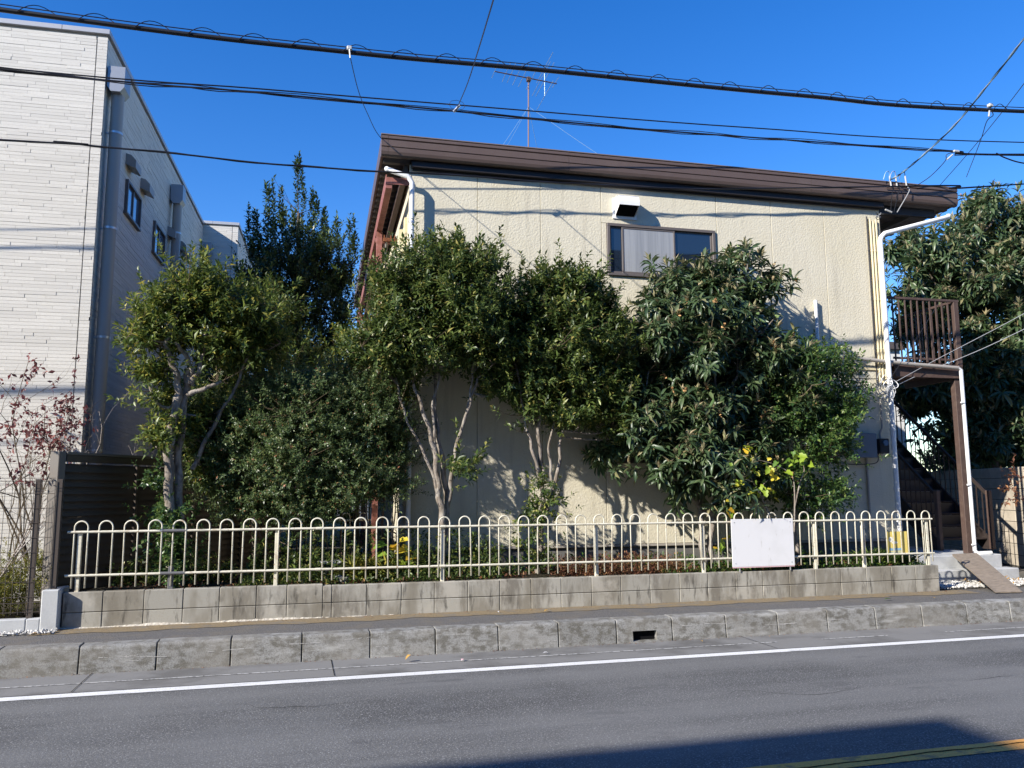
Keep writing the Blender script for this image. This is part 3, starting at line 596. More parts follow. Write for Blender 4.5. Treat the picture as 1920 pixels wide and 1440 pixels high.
# gallery landing, its railing, posts and the stairs on the right side
ga = thing('outdoor_staircase', 'dark brown steel outdoor staircase with a railed landing beside the cream house', 'staircase', (9.4, HY, .36), AH)
gx0, gx1 = 8.84, 10.12; gy0, gy1 = 11.0, 12.3; gz = 3.40
MB().box(gx0, gx1, gy0, gy1, gz-.06, gz, .004).build('landing_floor', M['stair'], ga)
MB().box(gx0, gx1, gy0-.03, gy0-.001, gz-.24, gz-.05, .006).build('edge_beam', M['stair'], ga)
for k in range(6): MB().box(gx0+.02, gx1-.02, gy0+.1+k*.2, gy0+.16+k*.2, gz-.14, gz-.061, .003).build('joist', M['stair'], ga)
MB().box(gx1-.04, gx1, gy0+.0, gy1, gz-.24, gz-.061, .004).build('edge_beam', M['stair'], ga)
rt = PY(1668, 556, gy0, AH).z
MB().box(gx0-.06, gx1+.02, gy0-.03, gy0+.012, rt-.04, rt, .004).build('handrail', M['stair'], ga)
MB().box(gx0, gx1, gy0-.015, gy0+.003, gz+.05, gz+.085, .003).build('lower_rail', M['stair'], ga)
xx = gx0+.03; kk = 0
while xx < gx1-.08:
    MB().box(xx, xx+.024, gy0-.022, gy0-.004, gz+.01, rt-.041, .002).build('baluster', M['stair'], ga); xx += .1165
MB().box(gx1-.09, gx1-.0, gy0-.035, gy0+.05, gz-.05, rt-.041, .005).build('corner_post', M['stair'], ga)
yy = gy0+.15
while yy < gy1-.05: MB().box(gx1-.05, gx1-.03, yy, yy+.02, gz, rt-.041).build('baluster', M['stair'], ga); yy += .125
MB().box(gx1-.06, gx1-.01, gy0+.052, gy1, rt-.04, rt, .004).build('handrail', M['stair'], ga)
px_ = PY(1796, 760, gy0, AH).x
MB().box(gx1-.15, gx1-.045, gy0+.0, gy0+.10, .37, gz-.245, .006).build('main_post', M['stair'], ga)
# main flight going up and away from the road
sx0, sx1, sy0 = PY(1750, 950, 11.75, AH).x, PY(1850, 950, 11.75, AH).x, 11.75
nst = 15; rise = (gz-.36)/nst; run = .235
for k in range(nst):
    z = .36+(k+1)*rise; y = sy0+k*run
    MB().box(sx0+.04, sx1-.04, y, y+.25, z-.03, z, .004).build('tread', M['stair_shaded'], ga)
    MB().box(sx0+.04, sx1-.04, y+.225, y+.235, z, z+rise-.035).build('riser', M['dark_trim'], ga)
for x in (sx0, sx1-.035):
    pts = [(sy0-.08, .37), (sy0+.12, .37), (sy0+nst*run+.1, gz-.02), (sy0+nst*run+.1, gz+.14), (sy0+nst*run-.1, gz+.12), (sy0-.10, .50)]
    MB().prism(pts, x, x+.035).build('stringer', M['stair_shaded'], ga)
for x in (sx0+.005, sx1-.03):
    for k in range(0, nst*2):
        y = sy0+.05+k*run/2; z = .45+k*rise/2
        MB().box(x, x+.014, y, y+.014, z, z+.88).build('baluster', M['stair_shaded'], ga)
    MB().prism([(sy0-.04, 1.27), (sy0-.04, 1.33), (sy0+nst*run, gz+.97), (sy0+nst*run, gz+.91)], x-.012, x+.03).build('handrail', M['stair_shaded'], ga)
    MB().box(x-.025, x+.045, sy0-.12, sy0-.04, .37, 1.36, .006).build('newel_post', M['stair'], ga)
# concrete platform with a step
pf = thing('concrete_steps', 'pale grey concrete platform with a lower step in front of the staircase', 'steps', (9.8, 10.4, 0), 0)
def slab(x0, x1, y0, y1, z0, z1, nm): return MB().box(x0, x1, y0, y1, z0, z1, .012).build(nm, M['pale_concrete'], pf)
slab(8.72, PY(1879, 1050, 10.50).x, 10.50, 13.4, -.02, .368, 'upper_platform')
slab(8.72, PY(1912, 1075, 10.26).x, 10.26, 10.498, -.02, .175, 'lower_step')
# plank
pk = thing('wooden_plank', 'weathered board leaning from the concrete step down to the gravel', 'plank', (9.9, 10.2, 0))
A0, A1 = PY(1786, 1044, 10.42), PY(1832, 1044, 10.46); B1, B0 = PZ(1917, 1109, .012), PZ(1866, 1110, .012)
A0.z, A1.z = .40, .40
ud = Vector((0, 0, -.028)); MB().add([A0, A1, B1, B0, A0+ud, A1+ud, B1+Vector((0,0,-.012)), B0+Vector((0,0,-.012))], [(0,1,2,3),(4,7,6,5),(0,4,5,1),(1,5,6,2),(2,6,7,3),(3,7,4,0)]).build('board', M['wood'], pk)
# right-hand boundary block wall, about 20 degrees off the depth direction
AW = R_(20.3)
uW = Vector((math.sin(AW), math.cos(AW), 0)); q = PZ(1912, 1062, .0); ux, uy = fr(AW)
WX = q @ ux
rw = thing('boundary_block_wall', 'cream-grey block boundary wall with leaf shadows at the right edge', 'wall', (WX, (q @ uy), 0), AW)
y0 = (q @ uy)-2.4; ztop = PX(1890, 876, WX, AW).z; ztop = max(1.5, min(ztop, 2.4)); nrow = 9; rh = ztop/nrow
bme = MB().box(0, .1, .004, .396, .004, rh-.004, .006).mesh('concrete_block', M['block_pale'] if 'block_pale' in M else mat('sandy_block', (.50,.44,.35), .9, spots=[(5,5,.45,.65,(.36,.32,.25),.6)], bump=[(90,.002,4)], objv=.08))
for r in range(nrow):
    for k in range(20): inst(bme, 'concrete_block', rw, (WX, y0+.4*k, r*rh))
MB().box(WX+.008, WX+.092, y0+.01, y0+7.99, -.02, ztop-.01).build('mortar_core', M['mortar'], rw)
# pale neighbour seen through the staircase
nb = thing('neighbour_house', 'white neighbouring wall glimpsed through the staircase balusters', 'house', (11, 19, 0), AH)
MB().box(9.3, 15.5, 19.0, 26, 0, 5.2).build('wall', mat('white_neighbour_wall', (.72,.72,.70), .8), nb)
for k in range(12): MB().box(9.3, 15.5, 18.985, 18.998, .4*k+.02, .4*k+.392, .003).build('cladding_board', mat('white_cladding', (.75,.75,.73), .8) if k == 0 else bpy.data.materials['white_cladding'], nb)
MB().box(9.2, 15.6, 18.9, 26.1, 5.2, 5.4).build('roof', M['soffit'], nb)

# ================================================================== LEFT WHITE BUILDING (frame AL)
LX, LY, LZ = -3.204, 11.30, 7.69
def strips(bm, face, u0, u1, z0, z1, c, holes=(), rs=3):
    r = random.Random(rs); z = z0; h = .0455
    while z+h <= z1+.001:
        u = u0 - r.random()*.4; 
        while u < u1:
            l = r.choice([.3, .45, .6, .6, .9, .25]); a, b_ = max(u, u0), min(u+l, u1)
            d = r.choice([.002, .003, .0035, .006]); u += l
            segs = [(a, b_)]
            for H in holes:
                if z < H[3]-.02 and z+h > H[2]+.02:
                    segs = [q for (p, w) in segs for q in (((p, min(w, H[0])), (max(p, H[1]), w)) if (p < H[1] and w > H[0]) else ((p, w),))]
            g = .0014
            for a, b_ in segs:
                if b_-a < .01: continue
                if face == 'front': bm.box(a+g, b_-g, c-d, c+.004, z+g, z+h-g)
                else: bm.box(c-.004, c+d, a+g, b_-g, z+g, z+h-g)
        z += h
def white_building(lx, ly, lz, xw, yd, label, detail, rs):
    t = thing('white_building', label, 'building', (lx, ly, 0), AL)
    MB().box(lx-xw, lx-.02, ly+.02, ly+yd, 0, lz-.02).build('wall', M['wback'], t)
    H = []
    if detail:
        for (tl, bl, br) in (((235,335),(233,402),(257,435)), ((287,413),(285,475),(303,497)), ((334,487),(333,520),(343,545))):
            a, b_, c = PX(*tl, lx, AL), PX(*bl, lx, AL), PX(*br, lx, AL); H.append((a.y, c.y, b_.z, a.z))
    f = MB(); strips(f, 'front', lx-min(xw, 3.4), lx-.135, .3, lz-.07, ly, (), rs); f.build('siding_strips', M['wsiding'], t, kind='stuff')
    f = MB(); strips(f, 'front', lx-.125, lx+.004, .3, lz-.07, ly, (), rs+5); f.build('corner_strips', M['wsiding'], t, kind='stuff')
    f = MB(); strips(f, 'side', ly+.02, ly+yd, .3, lz-.07, lx, H, rs+1); f.build('siding_strips', M['wsiding'], t, kind='stuff')
    if xw > 3.4: MB().box(lx-xw, lx-3.41, ly-.01, ly+.03, .3, lz-.07).build('siding_sheet', M['wsiding'], t)
    MB().box(lx-xw, lx-.57, ly-.03, ly+.06, lz-.07, lz+.0, .004).build('coping', M['coping'], t)
    MB().box(lx-.566, lx+.03, ly-.03, ly+.06, lz-.07, lz+.0, .004).build('coping', M['coping'], t)
    MB().box(lx-.05, lx+.03, ly+.062, ly+yd, lz-.07, lz+.0, .004).build('coping', M['coping'], t)
    for h in H:
        fo = MB(); y0, y1, z0, z1 = h; e = .04
        fo.box(lx-.01, lx+.05, y0, y1, z1-e, z1, .003); fo.box(lx-.01, lx+.055, y0-.02, y1+.02, z0, z0+e, .003)
        fo.box(lx-.01, lx+.05, y0, y0+e, z0+e, z1-e, .003); fo.box(lx-.01, lx+.05, y1-e, y1, z0+e, z1-e, .003)
        wo_ = fo.build('window', M['window_frame'], t)
        ym = (y0+y1)/2; MB().box(lx+.0, lx+.03, ym-.02, ym+.02, z0+e, z1-e, .002).build('mullion', M['window_frame'], wo_)
        for a, b_ in ((y0+e, ym-.02), (ym+.02, y1-e)): MB().box(lx+.005, lx+.012, a, b_, z0+e, z1-e).build('pane', M['glass_side'], wo_)
    return t
wb = white_building(LX, LY, LZ, 9, 12.4, 'white strip-clad building with grey downpipes at the left edge', True, 11)
LXp = LX+.13
for n, (ct, cb, pt_, pb, cw) in enumerate((((223,132),(223,183),(222,200),(187,846),.15), ((334,349),(334,387),(333,400),(322,560),.14), ((388,456),(388,482),(387,490),(380,560),.13))):
    a, b_ = PX(*ct, LXp, AL), PX(*cb, LXp, AL); y = (a.y+b_.y)/2
    co = MB().prismY([(LX+.02, a.z), (LX+.24, a.z), (LX+.24, b_.z+.07), (LX+.19, b_.z), (LX+.07, b_.z), (LX+.02, b_.z+.07)], y-cw, y+cw).build('rain_collector', M['dull_silver'], wb)
    pz = b_.z
    dpp = MB().tube([(LXp, y, pz), (LXp, y, .1)], .082, 14).build('downpipe', M['grey_pipe'], wb, True)
    for z in (pz-.55, pz-1.9, pz-3.4, pz-4.9): 
        MB().tube([(LXp, y, z-.015), (LXp, y, z+.015)], .088, 14).build('pipe_band', M['silver'], dpp, True)
        MB().box(LX, LXp-.06, y-.012, y+.012, z-.01, z+.01).build('band_arm', M['silver'], dpp)
for (px, py) in ((251, 309), (277, 353), (325, 440), (345, 465), (352, 480)):
    p = PX(px, py, LX+.08, AL); w, h = .17, .11
    v = MB(); v.prismY([(LX, p.z+h), (LX+.08, p.z+h*.8), (LX+.15, p.z+h*.1), (LX+.15, p.z-h), (LX+.13, p.z-h), (LX, p.z-h*.5)], p.y-w, p.y+w); v.build('vent_hood', M['hood_grey'], wb)
wb2 = white_building(PY(447, 418, 19.5, AL).x, 19.5, PY(447, 418, 19.5, AL).z, 6, 8, 'smaller white strip-clad building rising behind the first one', False, 21)
# ------------------------------------------------------------------ louvre fence
AF = R_(30.0); kf = 1.045; q = Vector((-2.355*kf, 9.20*kf, 0)); ux, uy = fr(AF); FX, FY0 = q @ ux, q @ uy
ltop = 1.4+.404*kf
lf = thing('louvre_fence', 'tall brown louvred screen fence between the white building and the garden', 'fence', (FX, FY0, .3), AF)
ppx = [PX(p, 1000, FX, AF).y for p in (203, 268)]; pl = ppx[0]-FY0
edgesF = [FY0, FY0+.13] + [FY0+.13+1.08*k for k in range(1, 5)]
MB().box(FX-.10, FX+.02, FY0, FY0+.10, .25, ltop+.01, .006).build('end_post', M['louvre_post'], lf)
MB().box(FX-.02, FX+.035, FY0+.10, FY0+4.5, ltop-.02, ltop+.01, .003).build('top_cap', M['louvre_post'], lf)
MB().box(FX-.01, FX+.028, FY0+.102, FY0+4.5, ltop-.10, ltop-.021, .003).build('top_board', M['louvre'], lf)
MB().box(FX-.08, FX+.04, FY0, FY0+4.5, -.02, .25, .006).build('footing', M['pale_concrete'], lf)
sl = MB().prism([(0,0),(0,0)], 0, 1) if False else MB()
sl.add([(0.03,-.03,0),(0.03,1.06,0),(0.022,1.06,.01),(0.022,-.03,.01),(-.02,-.03,.092),(-.02,1.06,.092),(-.028,1.06,.085),(-.028,-.03,.085)], [(0,1,5,4),(3,7,6,2),(0,3,2,1),(4,5,6,7),(0,4,7,3),(1,2,6,5)])
slm = sl.mesh('slat', M['louvre'])
for k in range(4):
    y0 = FY0+.10+1.10*k
    if k: MB().box(FX-.03, FX+.03, y0-.02, y0+.02, .25, ltop-.101, .004).build('post', M['louvre'], lf)
    z = .27
    while z < ltop-.16: inst(slm, 'slat', lf, (FX, y0+.02, z)); z += .079
# ------------------------------------------------------------------ low stepped wall and wire fence far left
lw = thing('low_wall', 'pale concrete kerb wall stepping up beside the louvred fence end', 'wall', (-3, 9.4, 0))
a = PY(72, 1160, 9.40); b_ = PY(104, 1106, 9.40); c = PY(0, 1163, 9.40); xe = PY(100, 1183, 9.40).x+.03
MB().box(-8, PY(47, 1170, 9.4).x, 9.40, 9.52, -.02, c.z, .008).build('wall_length', M['pale_concrete'], lw)
MB().box(PY(47, 1170, 9.4).x+.004, a.x+.012, 9.40, 9.52, -.02, c.z, .008).build('wall_length', M['pale_concrete'], lw)
MB().box(a.x+.013, xe, 9.395, 9.80, -.02, b_.z, .010).build('raised_end', M['pale_concrete'], lw)
mf = thing('wire_mesh_fence', 'dark brown wire mesh fence standing on the low wall at the far left', 'fence', (-3.2, 9.46, .1))
zt_, zb_ = PY(50, 902, 9.46).z, c.z+.04; x1 = PY(112, 905, 9.46).x-.04
k = 0; x = x1
while x > -5.2: MB().tube([(x, 9.46, zb_), (x, 9.46, zt_)], .0028, 4).build('upright_wire', M['wire'], mf); x -= .066
z = zb_+.02
while z < zt_-.05: MB().tube([(-5.2, 9.463, z), (x1, 9.463, z)], .0028, 4).build('cross_wire', M['wire'], mf); z += .15
for (dy, dz) in ((-.05, -.03), (-.05, .0), (0, .03)): MB().tube([(-5.2, 9.46+dy, zt_+dz), (x1, 9.46+dy, zt_+dz)], .0028, 4).build('cross_wire', M['wire'], mf)
MB().tube([(-5.2, 9.41, zb_+.12), (x1, 9.41, zb_+.12)], .0028, 4).build('cross_wire', M['wire'], mf)
for px in (64, 106): xx = PY(px, 1030, 9.5).x; MB().box(xx-.025, xx+.025, 9.47, 9.52, .1, zt_+.02, .003).build('post', M['wire'], mf)
x = x1+.02
for k in range(8):
    MB().tube([(x1+.01, 9.46+.1*k, b_.z+.02), (x1+.01, 9.46+.1*k, zt_)], .0028, 4).build('upright_wire', M['wire'], mf)
o = sheet('side_bed', -9, -2.75, 9.52, 11.2, .09, M['soil'])

# ================================================================== FOLIAGE
T4 = (np.array([(0,0,0),(.5,.5,.10),(.5,0,0),(.5,-.5,.10),(1,0,-.10)]), [(0,2,1),(0,3,2),(1,2,4),(2,3,4)])
T2 = (np.array([(0,0,0),(.5,.5,.06),(.5,-.5,.06),(1,0,-.05)]), [(0,2,1),(1,2,3)])
T8 = (np.array([(0,0,0),(.33,.42,.09),(.33,0,.02),(.33,-.42,.09),(.70,.46,.03),(.70,0,-.05),(.70,-.46,.03),(1,0,-.22)]), [(0,2,1),(0,3,2),(1,2,5),(1,5,4),(2,3,6),(2,6,5),(4,5,7),(5,6,7)])
TM = (np.array([(0,0,0),(-.12,.36,.10),(.22,.50,.16),(.45,.33,.08),(.66,.40,.10),(1,0,-.18),(.66,-.40,.08),(.45,-.33,.06),(.22,-.50,.18),(-.12,-.36,.10),(.3,0,-.04)]),
      [(10,0,1),(10,1,2),(10,2,3),(10,3,4),(10,4,5),(10,5,6),(10,6,7),(10,7,8),(10,8,9),(10,9,0)])
def norm(a): return a/np.maximum(np.linalg.norm(a, axis=-1, keepdims=True), 1e-9)
def leaf_frames(P, D, rng, k, stem_len, spread=(80, 25), droop=.15, size=(.08, .03), jitter=.25):
    """P tips, D stem directions -> per leaf origin, axes and sizes"""
    n = len(P); t = (np.arange(k)+.5)/k
    up = np.array([0, 0, 1.])
    e1 = norm(np.cross(D, up)+1e-4); e2 = np.cross(D, e1)
    ph = 2.4*np.arange(k)[None, :] + rng.random((n, 1))*6.28 + rng.normal(0, .3, (n, k))
    rad = np.cos(ph)[..., None]*e1[:, None]+np.sin(ph)[..., None]*e2[:, None]
    th = np.radians(spread[0]+(spread[1]-spread[0])*t)[None, :, None] + rng.normal(0, .15, (n, k, 1))
    d = np.cos(th)*D[:, None]+np.sin(th)*rad
    d[..., 2] -= droop; d = norm(d + rng.normal(0, jitter*.4, d.shape))
    o = P[:, None] - D[:, None]*(stem_len*(1-t))[None, :, None]
    nv = D[:, None]*.8 + up*.7 + rng.normal(0, jitter, d.shape); nv = norm(nv - d*(nv*d).sum(-1, keepdims=True))
    s = (rng.normal(1, .28, (n, k)).clip(.35, 1.7))*(1-.25*np.abs(t-.4))[None]
    return o.reshape(-1, 3), d.reshape(-1, 3), nv.reshape(-1, 3), (s*size[0]).reshape(-1), (s*size[1]).reshape(-1)
def leaf_mesh(name, frames, tmpl, material, org):
    o, d, nv, ln, wd = frames; V, Fc = tmpl; s = np.cross(nv, d); n = len(o); m_ = len(V)
    vs = o[:, None] + V[None, :, 0:1]*ln[:, None, None]*d[:, None] + V[None, :, 1:2]*wd[:, None, None]*s[:, None] + V[None, :, 2:3]*ln[:, None, None]*nv[:, None]
    vs = vs.reshape(-1, 3) - np.array(org); fc = (np.array(Fc)[None] + (np.arange(n)*m_)[:, None, None]).reshape(-1, 3)
    me = bpy.data.meshes.new(name); me.vertices.add(len(vs)); me.vertices.foreach_set('co', vs.ravel().astype(np.float32))
    me.loops.add(fc.size); me.loops.foreach_set('vertex_index', fc.ravel().astype(np.int32))
    me.polygons.add(len(fc)); me.polygons.foreach_set('loop_start', np.arange(0, fc.size, 3, dtype=np.int32)); me.polygons.foreach_set('loop_total', np.full(len(fc), 3, np.int32))
    me.update(calc_edges=True); me.materials.append(material); return me
def put(me, name, parent, kind='stuff', label=None):
    o = bpy.data.objects.new(name, me); SC.collection.objects.link(o); o.parent = parent
    if kind: o['kind'] = kind
    if label: o['label'] = label
    return o
def blob(px, py, Y, rx, ry, rd=None):
    c = PY(px, py, Y); dep = (c-C0) @ CF; s = dep/F*1.0; return (np.array(c), np.array([rx*s, rd if rd else max((rx+ry)*.62*s, .42), ry*s]))
def sample(blobs, n, rng, shell=.5, clus=.62):
    vol = np.array([b[1][0]*b[1][1]*b[1][2] for b in blobs])**.8; cnt = (n*vol/vol.sum()).astype(int)+1; P = []; D = []
    for (c, r), k in zip(blobs, cnt):
        kc = max(3, int(k*clus/20))
        def raw(k):
            d = norm(rng.normal(0, 1, (k, 3))); q = shell + (1-shell)*rng.random((k, 1))**.6
            inner = rng.random((k, 1)) < .25; q = np.where(inner, rng.random((k, 1))*shell+.15, q)
            bump = 1+.13*np.sin(d[:, :1]*7+c[0]*9)*np.sin(d[:, 2:]*6+c[2]*5)+.10*np.sin(d[:, 1:2]*9+c[0]*3+d[:, :1]*5)
            return c+d*r*q*bump, d
        a, d = raw(max(1, int(k*(1-clus)))); P.append(a); D.append(norm(d/np.maximum(r, .05)*r.mean()+rng.normal(0, .35, d.shape)))
        a, d = raw(kc); m_ = int(k*clus/kc)+1; sg = .085+.07*rng.random((kc, 1, 1)); off = rng.normal(0, 1, (kc, m_, 3))*sg*np.array([1, 1, .8])
        P.append((a[:, None]*1.0+off+d[:, None]*.06).reshape(-1, 3)); D.append(norm((d[:, None]+off/sg*.55+rng.normal(0, .2, off.shape)).reshape(-1, 3)))
    return np.concatenate(P), np.concatenate(D)
def plant(name, label, cat, base, trunks, blobs, ntips, k, stem, size, tmpl, lm, rng, shell=.5, up=.5, droop=.1, spread=(80, 25), bark='bark', gap=.35, shoots=(), limb=.016,
          twigfrac=.10, group=None, leafparts=0, zmin=None, young=None, buds=0, jitter=.25, ymax=None, twigmat='twig', spray=.035, sprayl=1.0):
    group = group or {'osmanthus_tree': 'osmanthus trees in the garden', 'loquat_tree': 'loquat trees beside the house', 'ivy_plant': 'ivy growing on trunks'}.get(name)
    t = thing(name, label, cat, base, 0, group); org = np.array(base)
    P, D = sample(blobs, int(ntips*1.75), rng, shell); D[:, 2] += up; D = norm(D)
    g = np.sin(P[:, 0]*6.1+P[:, 2]*2.3)*np.sin(P[:, 2]*7.3+1.7*P[:, 1])+.6*np.sin(P[:, 0]*13+2)*np.sin(P[:, 2]*11-P[:, 1]*5)
    keep = g > -1.6+2.2*gap*rng.random(len(P))*1.6
    if zmin is not None: keep &= P[:, 2] > zmin
    if ymax is not None: keep &= P[:, 1] < ymax-.03*P[:, 0]
    P, D = P[keep], D[keep]
    up_ = np.where(D[:, 2] > .55)[0]
    if spray and len(up_):
        sel = rng.choice(up_, int(len(P)*spray)+1); L_ = rng.uniform(.08, .30, (len(sel), 1))*sprayl; dd = norm(D[sel]+np.array([0, 0, .5]))
        P = np.concatenate([P, P[sel]+dd*L_, P[sel]+dd*L_*.5]); D = np.concatenate([D, dd, dd])
    for (px, py, Y, py2, nn, wpx) in shoots:      # tall leafy shoots: column of tips
        a = PY(px, py, Y); b_ = PY(px+wpx*.3, py2, Y)
        tt = rng.random(nn); wd_ = (wpx*.5*((a-C0) @ CF)/F)
        rr = norm(rng.normal(0, 1, (nn, 3)))*(wd_*(.15+.85*tt[:, None]))*np.array([1, 1, .3])
        P = np.concatenate([P, np.array(a)+(np.array(b_)-np.array(a))*tt[:, None]+rr]); D = np.concatenate([D, norm(rr/np.maximum(wd_, .01)*.35+np.array([0, 0, 1.]))])
    tr = MB(); nodes = []
    for pts, r0, r1 in trunks:
        c = curve(pts, 6); n = len(c); w = [Vector((math.sin(i*1.3+pts[0][0]*9)*.012, math.cos(i*1.7)*.012, 0)) for i in range(n)]; c = [p+q if 0 < i < n-1 else p for i, (p, q) in enumerate(zip(c, w))]
        tr.tube(c, [r0+(r1-r0)*i/(n-1) for i in range(n)], 9); nodes += c[n//3:]
    if trunks: tr.build('trunk', M[bark], t, True)
    rr = random.Random(int(rng.integers(1e6)))
    lim = MB(); lnodes = list(nodes)
    if nodes:
        for c, r in blobs:
            for q in range(2):
                lim = MB()
                e = Vector(c + rng.normal(0, .35, 3)*r); s = min(nodes, key=lambda v: (v-e).length+max(0, v.z-e.z)*2)
                mid = s.lerp(e, .5)+Vector((rr.uniform(-.06, .06), rr.uniform(-.06, .06), rr.uniform(-.08, .02)))
                cc = curve([s, mid, e], 4); lim.tube(cc, [limb*(1-.6*i/(len(cc)-1)) for i in range(len(cc))], 6); lnodes += cc[2:]; lim.build('limb', M[bark], t, True)
        LN = np.array([tuple(v) for v in lnodes]); tw = MB()
        for i in rng.choice(len(P), int(len(P)*twigfrac), replace=False):
            p = P[i]; d2 = ((LN-p)**2).sum(1)+np.maximum(0, LN[:, 2]-p[2])*.5; s = Vector(LN[int(d2.argmin())]); e = Vector(p); L_ = (e-s).length
            if L_ < .05: continue
            mid = s.lerp(e, .55)+Vector(D[i])*(-.08*L_)+Vector((0, 0, -.05*L_)); tw.tube([s, mid, e], [.0065, .0045, .002], 4, False)
        tw.build('twigs', M[twigmat], t, True, kind='stuff')
    fr_ = leaf_frames(P, D, rng, k, stem, spread, droop, size, jitter)
    if leafparts:
        o_, d_, n_, l_, w_ = fr_; vis = np.where(l_ > size[0]*.8)[0]; order = vis[np.argsort(o_[vis, 1])][:leafparts*2]; pick = set(rng.choice(order, leafparts, replace=False).tolist())
        lm_ = leaf_mesh('leaf', (np.zeros((1, 3)), np.array([[1., 0, 0]]), np.array([[0, 0, 1.]]), np.array([1.]), np.array([size[1]/size[0]])), tmpl, lm, (0, 0, 0))
        for i in pick:
            s = np.cross(n_[i], d_[i]); m4 = Matrix(((d_[i][0], s[0], n_[i][0], o_[i][0]-org[0]), (d_[i][1], s[1], n_[i][1], o_[i][1]-org[1]), (d_[i][2], s[2], n_[i][2], o_[i][2]-org[2]), (0, 0, 0, 1))) @ Matrix.Scale(l_[i], 4)
            inst(lm_, 'leaf', t, mat4=m4)
        keep = np.ones(len(o_), bool); keep[list(pick)] = False; fr_ = tuple(a[keep] for a in fr_)
    put(leaf_mesh('foliage', fr_, tmpl, lm, org), 'foliage', t)
    if young is not None:
        sel = (rng.random(len(P)) < young[0]) & (D[:, 2] > .25); Py, Dy = P[sel]+D[sel]*.02, norm(D[sel]+np.array([0, 0, .6]))
        put(leaf_mesh('young_leaves', leaf_frames(Py, Dy, rng, 6, .02, (38, 12), 0, (young[1], young[1]*.24), .2), T4, young[2], org), 'young_leaves', t)
    if buds:
        sel = np.where(D[:, 2] > .35)[0]; sel = rng.choice(sel, min(buds, len(sel)), replace=False)
        put(leaf_mesh('flower_buds', leaf_frames(P[sel]+D[sel]*.05, norm(D[sel]+np.array([0, 0, .6])), rng, 14, .06, (90, 10), 0, (.034, .03), .8), T4, M['bud'], org), 'flower_buds', t)
    return t, P, D
def pp(px, py, Y): return PY(px, py, Y)
G = np.random.default_rng
OS = dict(k=10, stem=.16, size=(.078, .030), tmpl=T4, up=.55)
# left osmanthus
Y = 9.97; YC = 10.08
plant('osmanthus_tree', 'bushy osmanthus tree with pale twisting trunks beside the white building', 'tree', tuple(pp(322, 1095, Y)*1.0), [
  ([pp(318,1100,Y), pp(318,960,Y), pp(316,860,Y), pp(322,800,Y), pp(336,740,Y)], .058, .05),
  ([pp(334,1100,Y+.1), pp(336,960,Y+.1), pp(334,860,Y+.1), pp(348,740,Y+.05), pp(352,690,Y)], .055, .035),
  ([pp(336,745,Y), pp(330,700,Y-.05), pp(312,650,Y-.1), pp(322,610,Y-.1)], .042, .022),
  ([pp(352,720,Y), pp(358,690,Y), pp(340,655,Y-.1), pp(322,640,Y-.1)], .035, .016), ([pp(356,720,Y), pp(375,690,Y), pp(385,630,Y)], .035, .016),
  ([pp(350,740,Y), pp(385,728,Y-.05), pp(415,715,Y)], .03, .018), ([pp(336,760,Y), pp(310,765,Y), pp(285,745,Y)], .028, .012),
  ([pp(440,730,Y+.2), pp(405,790,Y+.2), pp(360,880,Y+.2)], .018, .028), ([pp(440,730,Y+.2), pp(462,670,Y+.2), pp(470,600,Y+.1)], .018, .01)],
  [blob(355,555,YC,75,50), blob(300,615,YC,60,42), blob(262,632,YC,40,26), blob(410,570,YC,80,58), blob(470,590,YC,62,62), blob(350,625,YC+.35,55,40,.3), blob(440,650,YC+.15,75,45), blob(505,640,YC+.2,45,50), blob(285,690,YC,38,26), blob(300,740,YC,30,24), blob(345,790,YC+.1,48,34,.3), blob(300,820,YC,26,26,.25), blob(375,790,YC+.3,40,36,.3), blob(385,860,YC+.4,36,50,.3)],
  2150, lm=LM['osm_yellow'], rng=G(1), gap=.55, twigfrac=.12, **OS)
# centre osmanthus pair
Y = 10.2
plant('osmanthus_tree', 'large round osmanthus tree with dark trunks in front of the cream wall corner', 'tree', tuple(pp(826, 1085, Y)), [
  ([pp(826,1090,Y), pp(830,980,Y), pp(822,920,Y), pp(815,850,Y), pp(800,790,Y), pp(775,720,Y)], .052, .02),
  ([pp(834,1090,Y+.05), pp(838,960,Y+.1), pp(830,870,Y+.1), pp(818,790,Y+.1), pp(815,700,Y+.1)], .05, .02),
  ([pp(838,960,Y+.1), pp(850,880,Y), pp(870,790,Y), pp(895,710,Y)], .034, .015), ([pp(845,900,Y), pp(860,820,Y-.05), pp(880,760,Y-.05), pp(885,700,Y)], .026, .012),
  ([pp(824,930,Y), pp(800,860,Y), pp(760,780,Y), pp(745,720,Y)], .024, .012), ([pp(818,860,Y), pp(812,760,Y), pp(830,690,Y)], .022, .01)],
  [blob(800,500,Y,95,48), blob(890,500,Y,75,50), blob(760,550,Y,80,60), blob(850,570,Y-.1,105,70), blob(935,560,Y,50,60), blob(720,610,Y,65,55), blob(790,630,Y-.1,90,60), blob(890,640,Y-.05,80,65), blob(735,680,Y,60,40), blob(690,650,Y+.1,40,45), blob(925,690,Y,45,40), blob(860,870,Y-.1,16,24), blob(930,725,Y,40,24)],
  2650, lm=LM['osm'], rng=G(2), gap=.35, ymax=11.0, **OS)
